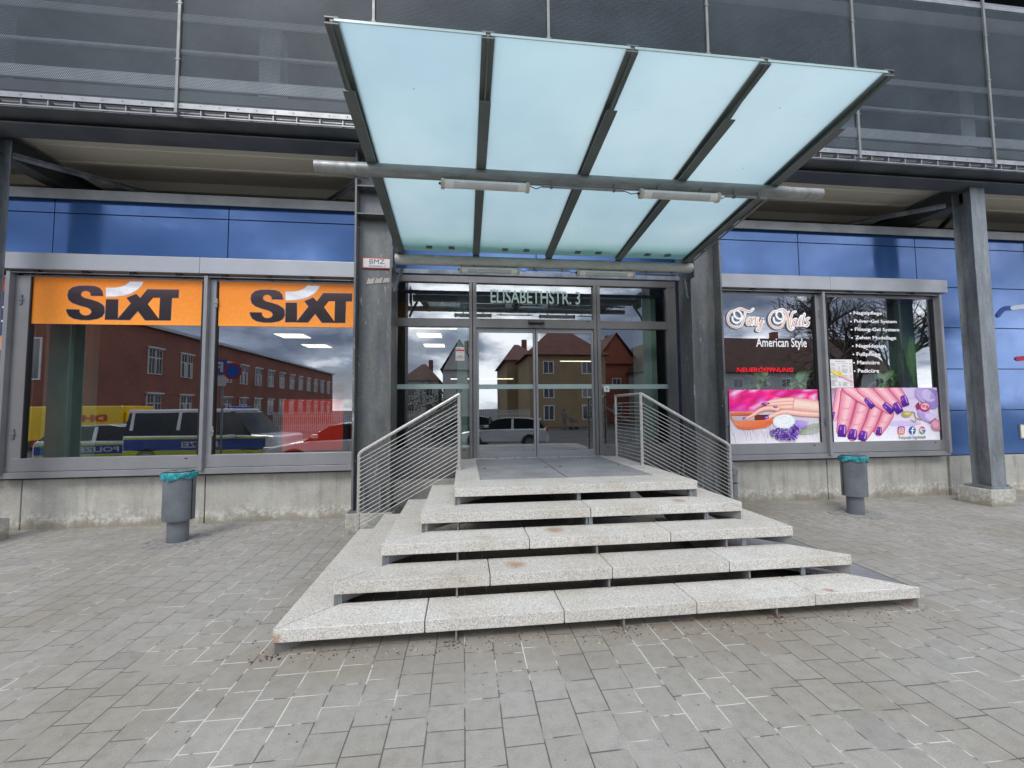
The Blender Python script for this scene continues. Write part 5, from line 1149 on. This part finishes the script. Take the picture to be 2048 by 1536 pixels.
for x in (-26, -30): 
    f = MB().box(x-.5, x+.5, -15, -14.93, 3.6, 6.2).build('window_frame', 'winwhite', bb); MB().box(x-.4, x+.4, -14.93, -14.92, 3.7, 6.1).build('pane', 'winglass', f)
# houses
def house(x0, x1, y0, y1, ez, rz_, wallm, roofm, label, hip=True, wins=None, winz=((.8, 2.0), (3.9, 5.1)), rows=3, ridge='x'):
    t = thing('house', ((x0+x1)/2, (y0+y1)/2, -.26), label, 'house', 'houses across the street')
    MB().box(x0, x1, y0, y1, -.3, ez).build('wall', wallm, t)
    o_ = .4; ax, bx, ay, by = x0-o_, x1+o_, y0-o_, y1+o_; ym = (ay+by)/2; xm = (ax+bx)/2; q = MB(); h = (by-ay)/2*.8 if hip else 0
    if ridge == 'x':
        h = min(h, (bx-ax)/2-.3); r1, r2 = (ax+h, ym, rz_), (bx-h, ym, rz_); z = ez
        q.poly([(ax, ay, z), (bx, ay, z), r2, r1]); q.poly([(bx, by, z), (ax, by, z), r1, r2]); q.poly([(ax, by, z), (ax, ay, z), r1]); q.poly([(bx, ay, z), (bx, by, z), r2])
    else:
        r1, r2 = (xm, ay, rz_), (xm, by, rz_); z = ez
        q.poly([(ax, by, z), (ax, ay, z), r1, r2]); q.poly([(bx, ay, z), (bx, by, z), r2, r1]); q.poly([(ax+o_, y1, z), (xm, y1, rz_-.1), (bx-o_, y1, z)])
    q.poly([(ax, ay, z-.02), (ax, by, z-.02), (bx, by, z-.02), (bx, ay, z-.02)])
    q.build('roof', roofm if ridge == 'x' else [roofm], t)
    if ridge != 'x': MB().prism([(x0, ez), (xm, rz_-.15), (x1, ez)], y1-.02, y1+.01, 0, 'y').build('gable', wallm, t)
    MB().box(xm+.8, xm+1.5, ym-.3, ym+.3, rz_-1.2, rz_+.7).build('chimney', 'brick', t)
    n = max(1, int((x1-x0)/2.6))
    for i in range(n):
        wx = x0+(i+.5)*(x1-x0)/n
        for z0, z1 in winz:
            if z1 > ez: continue
            f = MB().box(wx-.55, wx+.55, y1, y1+.04, z0, z1).build('window_frame', 'winwhite', t); MB().box(wx-.45, wx-.04, y1+.04, y1+.05, z0+.1, z1-.1).box(wx+.04, wx+.45, y1+.04, y1+.05, z0+.1, z1-.1).build('pane', 'winglass', f)
    return t
house(6.4, 14.2, -36, -27, 6.9, 10.6, 'plaster_y', 'roof', 'ochre rendered house with steep red tiled hip roof opposite the doors', winz=((.4, 1.9), (2.6, 3.9), (5.0, 6.3)))
house(5.2, 9.5, -52, -37, 7.5, 10.6, 'plaster_y', 'roof', 'lower ochre rear wing with red roof beside the ochre house', winz=((.8, 2.2), (4.2, 5.6)))
house(15.5, 20.5, -46, -34, 6.8, 10.5, 'plaster_o', 'roof', 'orange red rendered house with tiled gable roof', ridge='y')
house(19.5, 24, -38, -29, 5.6, 9.3, 'plaster_w', 'roofdark', 'off white gabled house right of the orange red house', ridge='y')
house(23, 44, -34, -25, 5.0, 9.2, 'plaster_w', 'roofdark', 'long low white house with broad brown tiled roof', hip=False, winz=((1.2, 2.6), (3.4, 4.4)))
house(-3.2, 1.8, -62, -50, 7.5, 12.2, 'plaster_w', 'roofdark', 'pale gabled house far left in the door reflection', ridge='y', winz=((1, 2.4), (4, 5.4)))
house(-9.5, -4.0, -64, -52, 6.0, 9.2, 'plaster_w', 'roofdark', 'pale house with low roof beyond the bushes', winz=((1, 2.4), (3.6, 5)))
fn = thing('picket_fence', (0, -24, -.26), 'pale upright picket fence along the far side of the street', 'fence')
pf = MB(); x = -16
while x < 6: pf.box(x, x+.07, -24.03, -24, -.1, 1.5); x += .16
pf.box(-16, 6, -24.06, -24.03, .3, .38).box(-16, 6, -24.06, -24.03, 1.1, 1.18).build('pickets', 'plaster_w', fn)
# trees: bare crowns with fine twigs
def tree(x, y, h, seed, label, depth=6, buds=True):
    t = thing('bare_tree', (x, y, -.26), label, 'tree', 'bare trees across the street'); rnd = random.Random(seed)
    tr = MB(); br = MB(); tw = MB()
    def grow(p, d, L, r, lv):
        q = p+d*L; mid = p+d*L*.5+Vector((rnd.uniform(-1, 1), rnd.uniform(-1, 1), rnd.uniform(-.3, .5)))*L*.07
        tgt = tr if lv == 0 else (br if r > .018 else tw)
        tgt.tube([p, mid, q], [r, r*.85, r*.7], 7 if lv < 2 else (4 if r > .018 else 3), 0, False)
        if lv >= depth: return
        for k in range(3 if lv < depth-1 else 4):
            a = rnd.uniform(0, 6.28); sp = rnd.uniform(.35, .85); o_ = d.orthogonal().normalized(); o_.rotate(Matrix.Rotation(a, 3, d))
            nd = (d*math.cos(sp)+o_*math.sin(sp)+Vector((0, 0, .12))).normalized(); s_ = rnd.uniform(.45, 1)
            grow(p+d*L*s_ if k else q, nd, L*rnd.uniform(.62, .85), r*rnd.uniform(.5, .68), lv+1)
    grow(Vector((x, y, -.3)), Vector((.03, 0, 1)).normalized(), h*.26, h*.022, 0)
    tr.build('trunk', 'bark', t); br.build('limbs', 'bark', t); tw.build('crown', 'bark', t); return t
tree(21, -10, 12, 4, 'large bare tree mirrored in the right shop window')
tree(25.2, -11, 12, 8, 'second large bare tree just right of the first along the street')
tree(29.8, -13, 13, 15, 'third bare tree furthest right along the street')
bs = thing('roadside_bush', (-4, -27, -.26), 'spring green bushes behind the picket fence', 'bush'); q = MB(); rnd = random.Random(2)
for k in range(2600):
    cx, cz, rr = rnd.choice([(-6, 1.6, 2.2), (-3.6, 1.9, 2.4), (-8.6, 1.3, 1.9), (-1.6, 1.3, 1.6)]); v = Vector((rnd.gauss(0, 1), rnd.gauss(0, 1), rnd.gauss(0, 1))).normalized()*rr*rnd.random()**.4
    c = Vector((cx, -27, cz))+v; s_ = rnd.uniform(.05, .12); a = Vector((rnd.uniform(-1, 1), rnd.uniform(-1, 1), rnd.uniform(-1, 1))).normalized()*s_; b = a.orthogonal().normalized()*s_
    q.poly([c-a, c+b, c+a, c-b])
q.build('foliage', 'bush', bs)
# traffic sign post
sp_ = thing('sign_post', (-7.3, -.35, 0), 'grey post with blue parking sign and red no stopping disc behind the photographer', 'sign')
MB().tube([(-7.3, -.35, 0), (-7.3, -.35, 3.2)], .03, 10).build('post', 'galv', sp_, smooth=True)
pb = MB().box(-7.62, -7.18, -.31, -.305, 2.75, 3.2, 0); pb.text('P', -7.52, -7.28, 2.82, 3.13, -.303, 1, .03, flip=True); pb.build('parking_sign', ['signblue', 'white'], sp_)
MB().box(-7.62, -7.18, -.31, -.305, 2.4, 2.72).build('supplementary_plate', 'white', sp_)
MB().tube([(-7.0, -.30, 2.85), (-7.0, -.29, 2.85)], .26, 24).build('red_disc', 'signred', sp_); MB().tube([(-7.0, -.289, 2.85), (-7.0, -.285, 2.85)], .2, 24).build('blue_disc', 'signblue', sp_)
# cars on the parking deck
for x, m_ in ((-4.2, 'carwhite'), (6.2, 'steelblue')):
    c_ = car(0, 0, 0, 'car', 'light car parked on the upper deck behind the left screen' if x < 0 else 'dark car parked on the upper deck behind the right screen', paint=m_); place(c_, x, 7.6, R(92), 5.9); c_[0]['group'] = 'cars parked on the upper deck'

# passer-by with a pram on the far pavement (seen only as a small reflection)
def person(x, y):
    t = thing('person', (x, y, -.26), 'person in dark coat and trousers standing behind a pram across the street', 'person')
    J = [((0, 0, .95), .13), ((0, 0, 1.2), .14), ((0, 0, 1.42), .15), ((0, 0, 1.52), .055), ((0, 0, 1.6), .09), ((0, 0, 1.7), .075), ((.1, 0, .9), .095), ((.12, -.03, .5), .07), ((.12, .03, .08), .05), ((.12, -.12, .04), .04),
         ((-.1, 0, .9), .095), ((-.12, .08, .5), .07), ((-.12, .18, .1), .05), ((-.12, .05, .04), .04), ((.2, 0, 1.4), .06), ((.26, .02, 1.12), .048), ((.34, .03, .98), .035), ((-.2, 0, 1.4), .06), ((-.1, .06, 1.1), .048), ((.2, .06, 1.0), .035)]
    E_ = [(0, 1), (1, 2), (2, 3), (3, 4), (4, 5), (0, 6), (6, 7), (7, 8), (8, 9), (0, 10), (10, 11), (11, 12), (12, 13), (2, 14), (14, 15), (15, 16), (2, 17), (17, 18), (18, 19)]
    me = bpy.data.meshes.new('body'); me.from_pydata([j[0] for j in J], E_, []); o = bpy.data.objects.new('body', me); COL.objects.link(o); o.parent = t
    o.modifiers.new('skin', 'SKIN'); sv = me.skin_vertices[0].data
    for i, (p, r_) in enumerate(J): sv[i].radius = (r_, r_)
    sv[0].use_root = True; o.modifiers.new('sub', 'SUBSURF').levels = 1; o.modifiers['sub'].render_levels = 1; me.materials.append(M['steelblue'])
    h = MB(); h.tube([(x, y-.02, 1.36), (x, y-.02, 1.42), (x, y-.01, 1.50)], [.1, .105, .05], 10).build('hair', 'bark', t, smooth=True)
person(8.5, -21.5)
pr_ = thing('pram', (9.3, -21.5, -.26), 'dark folding pram pushed by the person across the street', 'pram')
MB().prism([(9.05, .35), (9.65, .30), (9.75, .55), (9.4, .62), (9.15, .85), (9.0, .6)], -21.68, -21.32, 0, 'y').build('basket', 'steelblue', pr_, .03)
MB().tube([(8.85, -21.5, .8), (9.1, -21.5, .55), (9.5, -21.5, -.05)], .015, 6).build('handle', 'black', pr_)
for a_ in (9.1, 9.6):
    for b_ in (-21.7, -21.3): MB().tube([(a_, b_-.02, -.12), (a_, b_+.02, -.12)], .13, 14).build('wheel', 'tyre', pr_)
